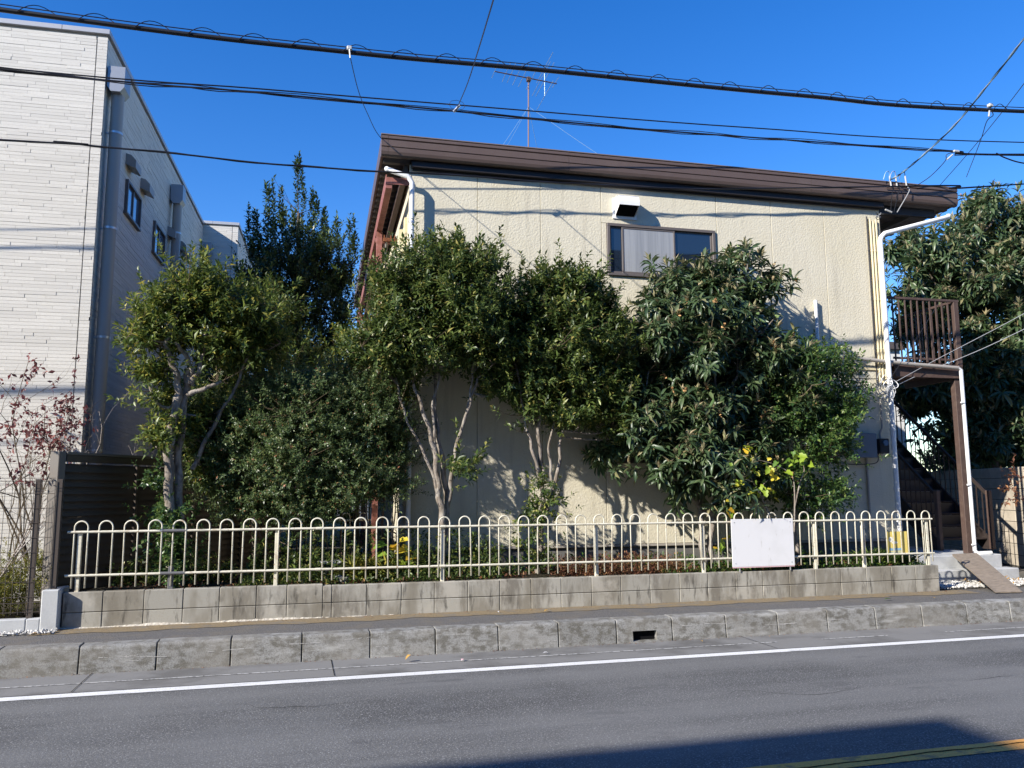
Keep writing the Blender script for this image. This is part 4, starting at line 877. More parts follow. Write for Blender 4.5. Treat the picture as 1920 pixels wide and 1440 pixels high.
plant('osmanthus_tree', 'narrower osmanthus tree with forked pale trunk left of the upper window', 'tree', tuple(pp(1012, 1080, Y)), [
  ([pp(1008,1085,Y), pp(1014,1000,Y), pp(1018,900,Y), pp(1012,850,Y), pp(1010,780,Y), pp(1020,700,Y)], .042, .018),
  ([pp(1014,900,Y), pp(1000,850,Y-.05), pp(985,790,Y), pp(975,720,Y)], .026, .014), ([pp(1024,960,Y), pp(1045,890,Y), pp(1052,820,Y), pp(1060,740,Y)], .03, .014),
  ([pp(1034,900,Y), pp(1030,830,Y), pp(1048,760,Y)], .02, .01)],
  [blob(1050,530,Y,75,45), blob(1010,580,Y,60,60), blob(1095,570,Y,60,50), blob(1060,630,Y,85,70), blob(1125,640,Y,50,65), blob(1000,680,Y,65,60), blob(1080,720,Y,85,60), blob(1140,730,Y+.05,45,60), blob(1030,760,Y,55,35), blob(965,640,Y+.1,35,60), blob(1115,780,Y,48,40), blob(1155,805,Y+.05,38,32), blob(1060,785,Y,40,20), blob(1095,525,Y,48,36), blob(985,570,Y,38,50), blob(1150,610,Y,32,50), blob(1160,690,Y,34,50)],
  2700, lm=LM['osm'], rng=G(3), gap=.4, ymax=11.0, **OS)
# loquats
LQ = dict(k=11, stem=.11, size=(.165, .042), tmpl=T8, up=.5, droop=.28, spread=(105, 30))
Y = 10.25
plant('loquat_tree', 'long-leaved loquat tree with tan flower buds in front of the upper window', 'tree', tuple(pp(1325, 1070, Y)), [
  ([pp(1320,1075,Y), pp(1316,1000,Y), pp(1310,950,Y), pp(1270,900,Y), pp(1225,850,Y), pp(1205,800,Y)], .05, .018),
  ([pp(1330,1075,Y+.05), pp(1335,980,Y), pp(1345,900,Y), pp(1350,800,Y), pp(1340,700,Y)], .045, .02), ([pp(1320,960,Y), pp(1300,880,Y), pp(1290,780,Y)], .03, .014),
  ([pp(1345,900,Y), pp(1372,740,Y-.1), pp(1384,690,Y-.1), pp(1375,640,Y-.1)], .03, .012)],
  [blob(1285,525,Y,52,32), blob(1365,520,Y,60,38), blob(1390,480,Y,20,22), blob(1430,560,Y,34,44), blob(1250,560,Y,60,50), blob(1340,580,Y-.1,85,55), blob(1412,610,Y,46,50), blob(1220,640,Y,60,55), blob(1300,660,Y-.1,70,60), blob(1380,690,Y,65,60), blob(1195,730,Y,48,60), blob(1270,750,Y,70,60), blob(1350,780,Y,70,60), blob(1230,810,Y,60,50), blob(1320,850,Y-.1,80,50), blob(1400,840,Y,40,60), blob(1290,900,Y-.1,40,30), blob(1150,840,Y+.1,40,26), blob(1190,800,Y,45,55), blob(1440,700,Y,48,60), blob(1450,790,Y,48,55), blob(1350,890,Y-.05,60,45), blob(1440,640,Y,40,45), blob(1410,900,Y,45,40), blob(1240,880,Y,45,30)],
  1450, lm=LM['loquat'], rng=G(4), gap=.4, leafparts=220, young=(.42, .12, LM['young']), buds=170, bark='bark', ymax=11.0, **LQ)
Y = 13.8
plant('loquat_tree', 'tall spreading loquat tree behind the staircase railing at the right edge', 'tree', tuple(pp(1865, 1000, Y)), [
  ([pp(1865,1010,Y), pp(1862,850,Y), pp(1850,700,Y), pp(1840,560,Y), pp(1830,450,Y)], .11, .03), ([pp(1858,800,Y), pp(1900,650,Y), pp(1930,520,Y)], .06, .025), ([pp(1852,720,Y), pp(1780,600,Y), pp(1740,500,Y)], .05, .02)],
  [blob(1745,470,Y,70,55), blob(1710,540,Y,45,60), blob(1850,385,Y,45,45), blob(1830,440,Y,60,60), blob(1900,420,Y,60,60), blob(1790,540,Y,80,55), blob(1880,520,Y-.2,90,70), blob(1990,500,Y,90,120), blob(1750,620,Y+.3,70,60), blob(1860,620,Y-.1,70,70), blob(1950,640,Y-.3,80,70), blob(1840,720,Y,80,60), blob(1910,740,Y-.2,70,70), blob(1990,720,Y,80,100), blob(1870,810,Y,80,55), blob(1760,720,Y+.6,70,60), blob(1940,830,Y,80,50), blob(1780,790,Y+.6,60,60), blob(1700,740,Y+1.2,60,30), blob(1820,840,Y+.5,60,50), blob(1770,860,Y+1.2,50,30)],
  2700, lm=LM['loquat'], rng=G(5), gap=.25, leafparts=120, young=(.55, .16, LM['young']), buds=260, bark='bark_dark', k=11, stem=.14, size=(.21, .055), tmpl=T8, up=.5, droop=.28, spread=(105, 30), limb=.03)
# camellia-like tree right
Y = 10.2
plant('camellia_tree', 'slender glossy-leaved tree before the electric meter on the cream wall', 'tree', tuple(pp(1494, 1060, Y)), [
  ([pp(1494,1065,Y), pp(1492,960,Y), pp(1500,860,Y), pp(1505,760,Y), pp(1508,680,Y)], .028, .012), ([pp(1494,940,Y), pp(1515,880,Y), pp(1555,800,Y)], .016, .008), ([pp(1492,960,Y), pp(1476,900,Y), pp(1480,860,Y)], .016, .008)],
  [blob(1500,660,Y,45,32), blob(1545,690,Y,50,40), blob(1490,720,Y,50,50), blob(1560,750,Y,48,50), blob(1580,775,Y,32,36), blob(1520,790,Y,60,45), blob(1565,840,Y,48,45), blob(1500,870,Y,55,45), blob(1570,910,Y,42,45), blob(1520,940,Y,50,38), blob(1595,720,Y+.1,24,40), blob(1460,770,Y,40,60), blob(1470,680,Y,35,40), blob(1470,900,Y,40,50)],
  1800, lm=LM['camellia'], rng=G(6), gap=.5, k=9, stem=.14, size=(.065, .030), tmpl=T4, up=.3, ymax=11.0)
# tall dark tree behind
Y = 15.5
plant('evergreen_tree', 'tall dark evergreen tree with upright shoots behind the garden', 'tree', tuple(pp(560, 1000, Y)), [([pp(560,1010,Y), pp(560,800,Y), pp(558,600,Y), pp(560,400,Y)], .14, .03)],
  [blob(560,500,Y,70,110), blob(505,510,Y,48,90), blob(610,530,Y,48,90), blob(540,620,Y,85,80), blob(640,580,Y,28,90), blob(470,560,Y,24,70), blob(600,660,Y,70,60), blob(450,520,Y,18,40)],
  3300, lm=LM['dark'], rng=G(7), gap=.7, k=11, stem=.26, size=(.085, .034), tmpl=T2, up=1.4, bark='bark_dark', twigfrac=.03,
  shoots=[(558,285,Y,500,110,50), (500,335,Y,480,60,36), (527,345,Y,470,50,32), (585,350,Y,500,70,40), (478,385,Y,540,90,44), (466,380,Y,470,24,16), (608,385,Y,520,60,36), (630,400,Y,520,44,26), (655,398,Y,560,50,26), (663,400,Y,470,18,12), (512,330,Y,420,20,12), (595,300+60,Y,440,20,16)])
plant('garden_hedge', 'dark hedge closing the shaded garden behind the back hoop fence', 'hedge', tuple(pp(450, 1010, 17.5)), [],
  [blob(330,860,17.5,70,80), blob(430,820,17.5,80,110), blob(530,800,17.5,80,130), blob(620,820,17.5,70,120), blob(430,930,17.3,120,60), blob(580,930,17.3,110,60)],
  1500, lm=LM['dark'], rng=G(21), gap=.1, k=11, stem=.3, size=(.14, .07), tmpl=T2, up=.4)
plant('boundary_hedge', 'dark leafy hedge beyond the right-hand boundary wall', 'hedge', tuple(pp(1900, 900, 17.5)), [],
  [blob(1850,800,17.5,70,90), blob(1950,800,17.0,90,90), blob(1860,700,17.5,70,80), blob(1960,700,17.0,90,90), blob(2060,760,16,100,110), blob(1815,860,17.6,40,50)],
  1300, lm=LM['dark'], rng=G(22), gap=.1, k=11, stem=.3, size=(.16, .08), tmpl=T2, up=.4)
# fine-leaved big shrub (nandina like)
Y = 10.55
NB = [blob(540,735,Y,95,42), blob(640,730,Y,85,42), blob(480,790,Y,75,55), blob(580,800,Y-.1,100,60), blob(690,790,Y,70,60), blob(440,860,Y,60,60), blob(530,880,Y-.15,85,60), blob(640,880,Y,90,60), blob(725,870,Y+.1,48,70), blob(470,930,Y,65,45), blob(580,950,Y-.1,75,40), blob(390,800,Y+.2,48,60), blob(400,880,Y+.2,30,60), blob(740,800,Y+.1,40,50)]
t, P_, D_ = plant('nandina_shrub', 'wide fine-leaved dark green shrub with thin canes at the left house corner', 'shrub', tuple(pp(600, 1060, Y)),
  [([pp(x,1085,Y+dy), pp(x+dx*.5,980,Y+dy), pp(x+dx,860,Y+dy)], .010, .006) for x, dx, dy in ((505,-40,-.1),(515,-20,0),(522,10,-.1),(500,-60,.1),(640,0,0),(655,20,0),(668,-10,.1),(680,14,-.05),(692,4,.1),(700,-20,0),(712,10,.05),(722,-6,.1),(735,8,0),(745,0,.15),(560,-10,.1),(600,20,.1),(618,-16,0),(686,-6,-.1))],
  NB, 11500, lm=LM['nandina'], rng=G(8), gap=.4, k=15, stem=.15, size=(.037, .0145), tmpl=T2, up=.25, droop=.1, spread=(85, 40), bark='stem', limb=.008, twigfrac=.05, jitter=.5)
# dark mass between left osmanthus and the shrub, low shrubs behind
Y = 12.4
plant('osmanthus_tree', 'green osmanthus crown crowding behind the twisting-trunk tree', 'tree', tuple(pp(480, 1040, Y)), [([pp(480,1045,Y), pp(478,850,Y), pp(480,700,Y)], .06, .03)],
  [blob(480,560,Y,50,55), blob(520,600,Y,40,55), blob(455,640,Y,60,60), blob(520,680,Y,55,50), blob(420,700,Y,55,60), blob(440,780,Y,70,60), blob(380,760,Y,50,70), blob(400,860,Y,50,60), blob(345,900,Y+.3,30,50), blob(590,690,Y+.6,50,40)],
  1600, lm=LM['osm'], rng=G(9), gap=.4, k=10, stem=.18, size=(.08, .03), tmpl=T4, up=.5, bark='bark_dark')
Y = 11.3
plant('osmanthus_shrub', 'yellowing evergreen shrub between the fine-leaved shrub and the rusty balcony steel', 'shrub', tuple(pp(670, 1060, Y)), [([pp(672,1065,Y), pp(672,850,Y), pp(675,700,Y)], .025, .012)],
  [blob(665,660,Y,30,40), blob(690,700,Y,40,35), blob(640,695,Y,35,28), blob(745,730,Y-.6,40,32)],
  420, lm=LM['osm_yellow'], rng=G(10), gap=.5, k=9, stem=.14, size=(.075, .03), tmpl=T4, up=.5)
# ivy on trunks
plant('ivy_plant', 'leafy ivy climbing the base of the pale-trunked osmanthus by the louvred fence', 'climber', tuple(pp(325, 1095, 10.0)), [], [blob(310,970,10.0,24,36,.18), blob(322,1030,9.95,26,45,.16), blob(330,1075,9.9,28,24,.15), blob(295,900,10.1,14,22,.1)],
  430, lm=LM['camellia'], rng=G(11), gap=.3, k=7, stem=.09, size=(.05, .028), tmpl=T4, up=.1)
plant('ivy_plant', 'yellow-green ivy leaves around the forked trunk of the narrow osmanthus', 'climber', tuple(pp(1010, 1080, 10.05)), [], [blob(1015,900,10.1,14,22,.1), blob(1010,975,10.0,20,26,.12), blob(1000,945,10.05,20,22,.12), blob(1035,935,10.05,22,20,.12), blob(1000,1000,10.05,14,36,.1), blob(1012,1050,10,22,26,.14)],
  150, lm=LM['ivy'], rng=G(12), gap=.3, k=6, stem=.09, size=(.06, .03), tmpl=T4, up=.2)
# yellow big-leaved plant: every leaf a part
yp = thing('fig_plant', 'sapling with large yellow and lime leaves between the loquat and the slender tree', 'plant', tuple(pp(1484, 1060, 9.95)))
org = np.array(pp(1484, 1060, 9.95)); tr = MB()
Yp = 9.74
stems = [[(1486,1062),(1490,960),(1488,900),(1478,885),(1450,870),(1420,862)], [(1490,950),(1500,905),(1508,880),(1500,862)], [(1470,1060),(1440,960),(1410,900),(1395,870)], [(1440,960),(1425,920),(1440,900)], [(1400,1050),(1380,980),(1376,930)]]
for s in stems: tr.tube(curve([pp(x, y, Yp) for x, y in s], 4), [.012-.008*i/(len(curve(s and [pp(x, y, Yp) for x, y in s], 4))-1) for i in range(len(curve([pp(x, y, Yp) for x, y in s], 4)))], 6)
tr.build('stem', M['bark'], yp, True)
rg = G(13)
me_v = []
for v in range(6):
    fm = leafmat('fig_leaf_tint', [(0, c) for c in [((.14,.22,.03)), ((.20,.29,.03)), ((.33,.35,.04)), ((.50,.41,.04)), ((.52,.36,.03)), ((.07,.15,.02))][v:v+1]]*1+[(1, [(.18,.27,.03), (.26,.33,.03), (.40,.38,.04), (.58,.46,.05), (.48,.29,.03), (.11,.20,.03)][v])], rough=.5, transl=.45)
    me_v.append(leaf_mesh('leaf', (np.zeros((1, 3)), np.array([[1., 0, 0]]), np.array([[0, 0, 1.]]), np.array([1.]), np.array([.85])), TM, fm, (0, 0, 0)))
anch = [(1400,848,26,16),(1440,880,36,20),(1482,862,26,14),(1395,880,20,16),(1408,925,34,24),(1370,950,20,22),(1440,920,26,20),(1390,905,22,14),(1356,1020,10,16),(1500,858,14,10)]
for n in range(105):
    x, y, wx, wy_ = anch[rg.integers(len(anch))]; x += rg.normal()*wx*.55; y += rg.normal()*wy_*.55
    green = (y < 885 and x > 1445) or (x < 1375 and y < 900); v = rg.choice([0, 1, 5, 0]) if green else rg.choice([0, 1, 1, 2, 2, 3, 4])
    p = np.array(pp(x, y, Yp-.25+rg.random()*.4)); d = norm(np.array([rg.normal(), rg.normal()*.7, -.55+rg.normal()*.35])); nv = norm(rg.normal(0, .5, 3)+np.array([-.2, -.35, .75])); nv = norm(nv-d*(nv@d)); s = np.cross(nv, d); L_ = .055+.07*rg.random()
    m4 = Matrix(((d[0], s[0], nv[0], p[0]-org[0]), (d[1], s[1], nv[1], p[1]-org[1]), (d[2], s[2], nv[2], p[2]-org[2]), (0, 0, 0, 1))) @ Matrix.Scale(L_, 4); inst(me_v[v], 'leaf', yp, mat4=m4)
yp2 = thing('broad_leaf_plant', 'yellow broad-leaved plant in shade behind the fence near the house corner', 'plant', tuple(pp(745, 1080, 10.3)))
org = np.array(pp(745, 1080, 10.3))
MB().tube([pp(745,1082,10.3), pp(748,1020,10.35)], .01, 6).build('stem', M['stem'], yp2)
for (x, y, v) in [(750,1015,3),(735,1028,4),(765,1030,3),(748,1030,3),(722,1020,5),(705,1045,0),(712,1060,5),(775,1045,4),(738,1055,1),(760,1060,0),(700,1030,0)]:
    p = np.array(pp(x, y, 10.2)); d = norm(np.array([rg.normal(), -.6, .1+rg.normal()*.3])); nv = np.array([0, -.6, .8]); nv = norm(nv-d*(nv@d)); s = np.cross(nv, d); L_ = .13+.05*rg.random()
    m4 = Matrix(((d[0], s[0], nv[0], p[0]-org[0]), (d[1], s[1], nv[1], p[1]-org[1]), (d[2], s[2], nv[2], p[2]-org[2]), (0, 0, 0, 1))) @ Matrix.Scale(L_, 4); inst(me_v[v], 'leaf', yp2, mat4=m4)
# low plants along the wall
def lowplants(name, label, cat, x0, x1, y0, y1, h, n, k, size, lm, seed, z=.33, stem=.1, tm=T4):
    rg = G(seed); o_ = ((x0+x1)/2, (y0+y1)/2, z); P = np.stack([rg.uniform(x0, x1, n), rg.uniform(y0, y1, n), z+h*rg.random(n)**1.3*(.5+.5*np.sin(np.linspace(0, 9, n)+seed)**2)], 1); D = norm(rg.normal(0, .45, (n, 3))+np.array([0, 0, 1.]))
    o = bpy.data.objects.new(name, leaf_mesh(name, leaf_frames(P, D, rg, k, stem, (85, 30), .05, size, .4), tm, lm, o_)); SC.collection.objects.link(o); o.location = o_; o['kind'] = 'stuff'; o['label'] = label; o['category'] = cat; return o
lowplants('dry_ground_plants', 'reddish brown withered plants along the foot of the cream wall', 'ground cover', 3.2, 5.0, 9.72, 10.4, .26, 900, 9, (.035, .014), LM['dry'], 31)
lowplants('ground_weeds', 'low green weeds spilling over the block wall top', 'weeds', 4.6, 8.6, 9.60, 10.0, .07, 700, 7, (.045, .018), LM['weed'], 32)
lowplants('ground_ivy', 'dark leafy ground cover at the foot of the fine-leaved shrub', 'ground cover', -.6, 2.4, 9.68, 10.5, .15, 900, 8, (.045, .02), LM['osm'], 33)
lowplants('shade_undergrowth', 'tall leafy green undergrowth in shade behind the left half of the fence', 'undergrowth', -.5, 2.6, 10.0, 10.75, .62, 900, 9, (.06, .026), LM['osm'], 37)
lowplants('shade_undergrowth', 'loose green undergrowth behind the fence at the garden left end', 'undergrowth', -2.0, -.7, 10.3, 11.0, .30, 350, 8, (.06, .026), LM['osm'], 38)
lowplants('wall_foot_weeds', 'patchy green weeds at the dark foot of the cream wall', 'weeds', 2.3, 8.3, 10.1, 10.6, .28, 520, 8, (.06, .024), LM['weed'], 39)
lowplants('grass_tuft', 'dense dark grass clump behind the yellow board', 'grass', 7.9, 8.5, 9.75, 10.3, .16, 420, 9, (.12, .006), LM['weed'], 34, stem=.05)
lowplants('leaf_litter', 'brown fallen leaves and litter on the shaded garden soil', 'leaf litter', -2.0, 8.4, 9.65, 10.9, .02, 900, 3, (.05, .022), LM['dry'], 35, stem=.02)
lowplants('orchid_leaves', 'strappy green and tan leaves behind the fence beside the canes', 'plant', .55, 1.15, 9.9, 10.2, .20, 60, 9, (.22, .014), LM['azalea'], 36, stem=.05)
plant('azalea_bush', 'yellow-green azalea bush behind the wire mesh fence at the far left', 'bush', tuple(pp(40, 1130, 10.0)), [], [blob(35,1095,9.95,34,38), blob(0,1110,9.95,34,40), blob(70,1055,10,18,16), blob(80,1100,9.9,14,30), blob(-40,1100,10,40,50)],
  900, lm=LM['azalea'], rng=G(14), k=8, stem=.06, size=(.032, .013), tmpl=T4, gap=.3)
# dogwood with burgundy leaves and bare shrub
def bare(name, label, cat, basepx, Y, seed, n0, spread, hpx, m_, leaves=None, nl=0, r0=.014, toppts=None):
    rg = random.Random(seed); t = thing(name, label, cat, tuple(pp(*basepx, Y))); b = MB(); tips = []
    def grow(p, d, L_, r, lev):
        pts = [p]; q = p.copy(); dd = d.copy()
        for i in range(4): dd = (dd+Vector((rg.gauss(0, .16), rg.gauss(0, .16), rg.gauss(.03, .1)))).normalized(); q = q+dd*L_/4; pts.append(q.copy())
        b.tube(pts, [r*(1-.55*i/4) for i in range(5)], 5 if lev < 2 else 4, False); tips.extend(pts[2:] if lev >= 1 else [])
        if lev < 3:
            for i in range(rg.choice([2, 3, 3])):
                s = pts[rg.choice([1, 2, 3, 4])]; nd = (dd+Vector((rg.gauss(0, .6), rg.gauss(0, .5), rg.gauss(.1, .35)))).normalized(); grow(s, nd, L_*rg.uniform(.45, .72), r*.5, lev+1)
    for i in range(n0):
        tp = pp(basepx[0]+rg.uniform(-spread, spread), basepx[1]-hpx*rg.uniform(.7, 1), Y+rg.uniform(-.3, .3)) if toppts is None else pp(*toppts[i % len(toppts)], Y+rg.uniform(-.2, .2))
        bs = pp(basepx[0]+rg.uniform(-12, 12), basepx[1], Y); v = tp-bs; grow(bs, v.normalized(), v.length, r0, 0)
    b.build('branches', m_, t, True)
    if leaves:
        rg2 = G(seed); T_ = np.array([tuple(v) for v in tips]); T_ = T_[leaves[1](T_)]; P = T_[rg2.choice(len(T_), nl)]+rg2.normal(0, .05, (nl, 3)); D = norm(rg2.normal(0, .6, (nl, 3))+np.array([0, 0, -.4]))
        put(leaf_mesh('leaves', leaf_frames(P, D, rg2, 3, .04, (70, 30), .2, (.062, .030), .6), T4, leaves[0], np.array(pp(*basepx, Y))), 'leaves', t)
    return t
bare('dogwood_tree', 'slim dogwood with sparse burgundy leaves at the far left', 'tree', (60, 1060), 10.5, 5, 6, 60, 330, M['twig'], (LM['red'], lambda T_: (T_[:, 2] > 1.9) & (T_[:, 2] < 3.35) & (T_[:, 0] < PY(140, 800, 10.5).x)), 270, .013, [(62,830),(90,850),(30,870),(125,880),(80,800),(10,860)])
bare('dogwood_shrub', 'sparse purple-leaved sapling close behind the wire mesh fence', 'shrub', (20, 1090), 10.1, 9, 3, 50, 300, M['twig'], (LM['red'], lambda T_: (T_[:, 2] > 1.5) & (T_[:, 2] < 3.2)), 90, .011, [(0,890),(45,920),(90,900)])
bare('bare_shrub', 'leafless pale-twigged shrub in front of the grey downpipe', 'shrub', (150, 1030), 10.9, 6, 4, 60, 250, M['twig_pale'], (LM['red'], lambda T_: T_[:, 2] > 2.2), 7, .012, [(200,850),(170,880),(235,880),(130,890)])
bare('bare_shrub', 'pale leafless twigs arching over the wire mesh fence at the left edge', 'shrub', (-20, 1100), 9.75, 8, 4, 60, 250, M['twig_pale'], None, 0, .010, [(50,960),(80,980),(30,930),(70,1030)])
# vine over the right wall
plant('wall_vine', 'thin leafy vine hanging over the right-hand block wall', 'climber', tuple(PX(1890, 900, WX, AW)[:1])+(0, 0) if False else tuple(pp(1895, 900, 11.3)), [], [blob(1885,915,11.2,14,8,.05), blob(1905,930,11.2,8,16,.05), blob(1900,885,11.2,16,8,.05)],
  24, lm=LM['dry'], rng=G(15), k=5, stem=.08, size=(.06, .03), tmpl=T4, gap=.1)
# ------------------------------------------------------------------ small things in the garden and on the ground
gp = thing('stone_slab', 'pale flat slab lying in the shade behind the fence under the shrub', 'slab', tuple(pp(622, 1056, 10.3)))
c = pp(622, 1056, 10.3); MB().box(c.x-.17, c.x+.12, c.y-.1, c.y+.2, c.z-.01, c.z+.025, .01).build('slab_top', M['pale_concrete'], gp)
MB().box(c.x-.12, c.x+.08, c.y-.08, c.y+.15, .30, c.z-.011, .01).build('slab_foot', M['rock'], gp)
def rock(cx, cy, cz, r, seed, name, label, cat, m_, group=None):
    rg = random.Random(seed); bm = bmesh.new(); bmesh.ops.create_icosphere(bm, subdivisions=2, radius=r)
    for v in bm.verts: v.co *= 1+rg.uniform(-.14, .14); v.co.z *= .55
    me = bpy.data.meshes.new(name); bm.to_mesh(me); bm.free(); me.materials.append(m_); o = bpy.data.objects.new(name, me); SC.collection.objects.link(o); o.location = (cx, cy, cz); tag(o, label, cat, group)
c = pp(640, 1085, 9.95); rock(c.x, c.y, .36, .10, 3, 'rock', 'rounded grey rock just behind the block wall below the shrub', 'rock', M['rock'])
for k, (px, py, lab, ml, s) in enumerate([(760, 1240, 'curled tan leaf standing in the gutter near the old line', 'fallen', .075), (870, 1238, 'small pink scrap of petal lying in the gutter', 'pink', .05), (1028, 1226, 'white paper scrap lying in the gutter below the kerb', 'white', .055), (1313, 1203, 'small yellow-white leaf in the gutter right of the drain opening', 'fallen', .045),
        (1030, 1146, 'yellow leaf on the mossy pavement below the block wall', 'fallen', .07), (932, 1148, 'pale scrap on the mossy pavement strip', 'white', .04), (1672, 1125, 'green leaf sprig lying on the pavement below the fence end', 'weed', .09), (1752, 1123, 'yellow leaf on the pavement near the gravel', 'fallen', .05), (70, 1190, 'tan dead leaf among the gravel at the low wall foot', 'fallen', .06)]):
    z = ZR+.01 if py > 1195 and px > 200 else 0.0
    p = PZ(px, py, z); lmx = {'fallen': LM['fallen'], 'pink': M['pink'], 'white': M['sign'], 'weed': LM['weed']}[ml]; rg = G(50+k); d = norm(np.array([rg.normal(), rg.normal(), .1 if k else .9])); nv = np.array([.1, -.5 if k == 0 else 0, 1.]); nv = norm(nv-d*(nv@d))
    o = bpy.data.objects.new('fallen_leaf' if ml in ('fallen', 'weed') else 'litter_scrap', leaf_mesh('leaf', (np.zeros((1, 3)), d[None], nv[None], np.array([s]), np.array([s*.6])), T8, lmx, (0, 0, 0))); SC.collection.objects.link(o); o.location = (p.x, p.y, z+.012); tag(o, lab, 'leaf' if ml in ('fallen', 'weed') else 'litter')
rg = G(77); n_ = 700; V_ = np.stack([rg.uniform(-4, 12, n_), np.where(rg.random(n_) < .6, 8.37-np.abs(rg.normal(0, .03, n_)), 9.47-np.abs(rg.normal(0, .05, n_))), np.zeros(n_)], 1); V_[:, 2] = np.where(V_[:, 1] < 8.6, ZR+.004, -.003)
grit_d = norm(np.stack([rg.normal(0, 1, n_), rg.normal(0, 1, n_), rg.normal(0, .1, n_)], 1)); grit_n = norm(np.stack([rg.normal(0, .3, n_), rg.normal(0, .3, n_), np.ones(n_)], 1)); grit_n = norm(grit_n-grit_d*(grit_n*grit_d).sum(1, keepdims=True))
o = bpy.data.objects.new('leaf_crumbs', leaf_mesh('leaf_crumbs', (V_, grit_d, grit_n, rg.uniform(.008, .028, n_), rg.uniform(.005, .014, n_)), T4, LM['dry'], (4, 8.4, 0))); SC.collection.objects.link(o); o.location = (4, 8.4, .004); o['kind'] = 'stuff'; o['label'] = 'crumbled dry leaf bits along the kerb foot and the block wall foot'; o['category'] = 'leaf litter'
def pebbles(name, label, x0, x1, y0, y1, n, seed, z=.0):
    rg = G(seed); V = np.array([(1,0,0),(-1,0,0),(0,1,0),(0,-1,0),(0,0,.7),(0,0,-.7)]); Fc = np.array([(0,2,4),(2,1,4),(1,3,4),(3,0,4),(2,0,5),(1,2,5),(3,1,5),(0,3,5)])
    c = np.stack([rg.uniform(x0, x1, n), rg.uniform(y0, y1, n), z+rg.random(n)*.02], 1); s = rg.uniform(.010, .026, (n, 1, 1)); a = rg.random(n)*6.28
    Rm = np.stack([np.stack([np.cos(a), -np.sin(a)], 1), np.stack([np.sin(a), np.cos(a)], 1)], 1); v = V[None]*s*rg.uniform(.7, 1.2, (n, 1, 3)); v[..., :2] = np.einsum('nij,nkj->nki', Rm, v[..., :2]); v = v+c[:, None]
    me = bpy.data.meshes.new(name); o_ = np.array([(x0+x1)/2, (y0+y1)/2, z]); me.from_pydata((v.reshape(-1, 3)-o_).tolist(), [], (Fc[None]+(np.arange(n)*6)[:, None, None]).reshape(-1, 3).tolist()); me.materials.append(M['pebble'])
    o = bpy.data.objects.new(name, me); SC.collection.objects.link(o); o.location = o_; o['kind'] = 'stuff'; o['label'] = label; o['category'] = 'gravel'
pebbles('gravel_bed', 'white and tan pebbles beside the concrete steps and plank', 8.7, 12.6, 9.62, 10.25, 3600, 41, 0)
pebbles('gravel_patch', 'small dark gravel patch at the gap between the two low walls', -2.95, -2.28, 9.22, 9.40, 160, 42, -.005)
lowplants('fallen_leaves', 'tan autumn leaves scattered over the gravel by the plank', 'leaf litter', 9.6, 12.6, 9.6, 10.2, .02, 160, 2, (.06, .03), LM['fallen'], 43, z=.03, stem=.02)

# ================================================================== OVERHEAD CABLES
def cablething(name, label, cat, pts, r, m_, group=None, n=6, nseg=8):
    group = group or ('thin drop wires' if name in ('drop_wire', 'corner_wire') else 'overhead cables')
    c = curve(pts, nseg); t = thing(name, label, cat, tuple(c[0]), 0, group); MB().tube(c, r, n).build('strand', m_, t, True); return t, c
def xline(px_pts, Y, ext=True):
    P = [PY(x, y, Y) for x, y in px_pts]
    if ext: P = [P[0]+(P[0]-P[1]).normalized()*10+Vector((0, 0, .25))] + P + [P[-1]+(P[-1]-P[-2]).normalized()*14+Vector((0, 0, .5))]
    return P
t, c = cablething('telephone_cable', 'thick black overhead cable with spiral hanger rings crossing the sky', 'cable', xline([(0,18),(655,98),(1000,130),(1500,179),(1920,209)], 8.6), .027, M['cable'], nseg=16, n=8)
MB().tube([p+Vector((0, 0, .058)) for p in c], .006, 5).build('messenger_wire', M['cable_thin'], t, True)
# spiral hangers
def along(c, s):
    for i in range(len(c)-1):
        L_ = (c[i+1]-c[i]).length
        if s <= L_: return c[i].lerp(c[i+1], s/L_)
        s -= L_
    return c[-1]
tot = sum((c[i+1]-c[i]).length for i in range(len(c)-1)); s = 7.; cnt = 0
while s < tot-9:
    b = MB(); pts = []
    for i in range(9):
        u = i/8; p = along(c, s+u*.36); an = math.pi*(1.15-1.3*u); pts.append(p+Vector((0, math.cos(an)*.036, .02+math.sin(max(0, min(math.pi, math.pi*u)))*.085-.03*(1-u)*(1-u))))
    b.tube(pts, .0055, 4).build('hanger_ring', M['cable_thin'], t, True); s += .52+rnd.uniform(-.04, .04); cnt += 1
t2, c2 = cablething('power_cable', 'lapped black cable bundle sagging over the roof, the second from top', 'cable', xline([(0,130),(480,173),(850,208),(1180,240),(1500,264),(1790,284),(1920,290)], 10.1), .0105, M['cable'], nseg=10)
MB().tube([p+Vector((0, .012*math.sin(i*1.1), .018+.01*math.sin(i*.9))) for i, p in enumerate(c2)], .0058, 5).build('strand', M['cable'], t2, True)
MB().tube([p+Vector((0, -.012*math.sin(i*1.7), -.018+.008*math.sin(i*1.3))) for i, p in enumerate(c2)], .007, 5).build('strand', M['cable_thin'], t2, True)
cablething('power_cable', 'single thin black cable just above the lapped bundle', 'cable', xline([(0,127),(480,166),(860,197),(1400,239),(1920,267)], 10.25), .009, M['cable'])
t3, c3 = cablething('telephone_wire', 'flat twisted black wire dipping across the roof fascia', 'wire', xline([(0,262),(100,266),(200,276),(330,288),(480,305),(600,314),(700,321),(860,329),(1000,340),(1150,348),(1300,354),(1450,353),(1640,350),(1800,348),(1920,345)], 9.2), .010, M['cable'], nseg=4)
MB().tube([p+Vector((0, .008*math.sin(i*.8), .010*math.cos(i*.8))) for i, p in enumerate(c3)], .006, 5).build('strand', M['cable'], t3, True)
HE = 10.78
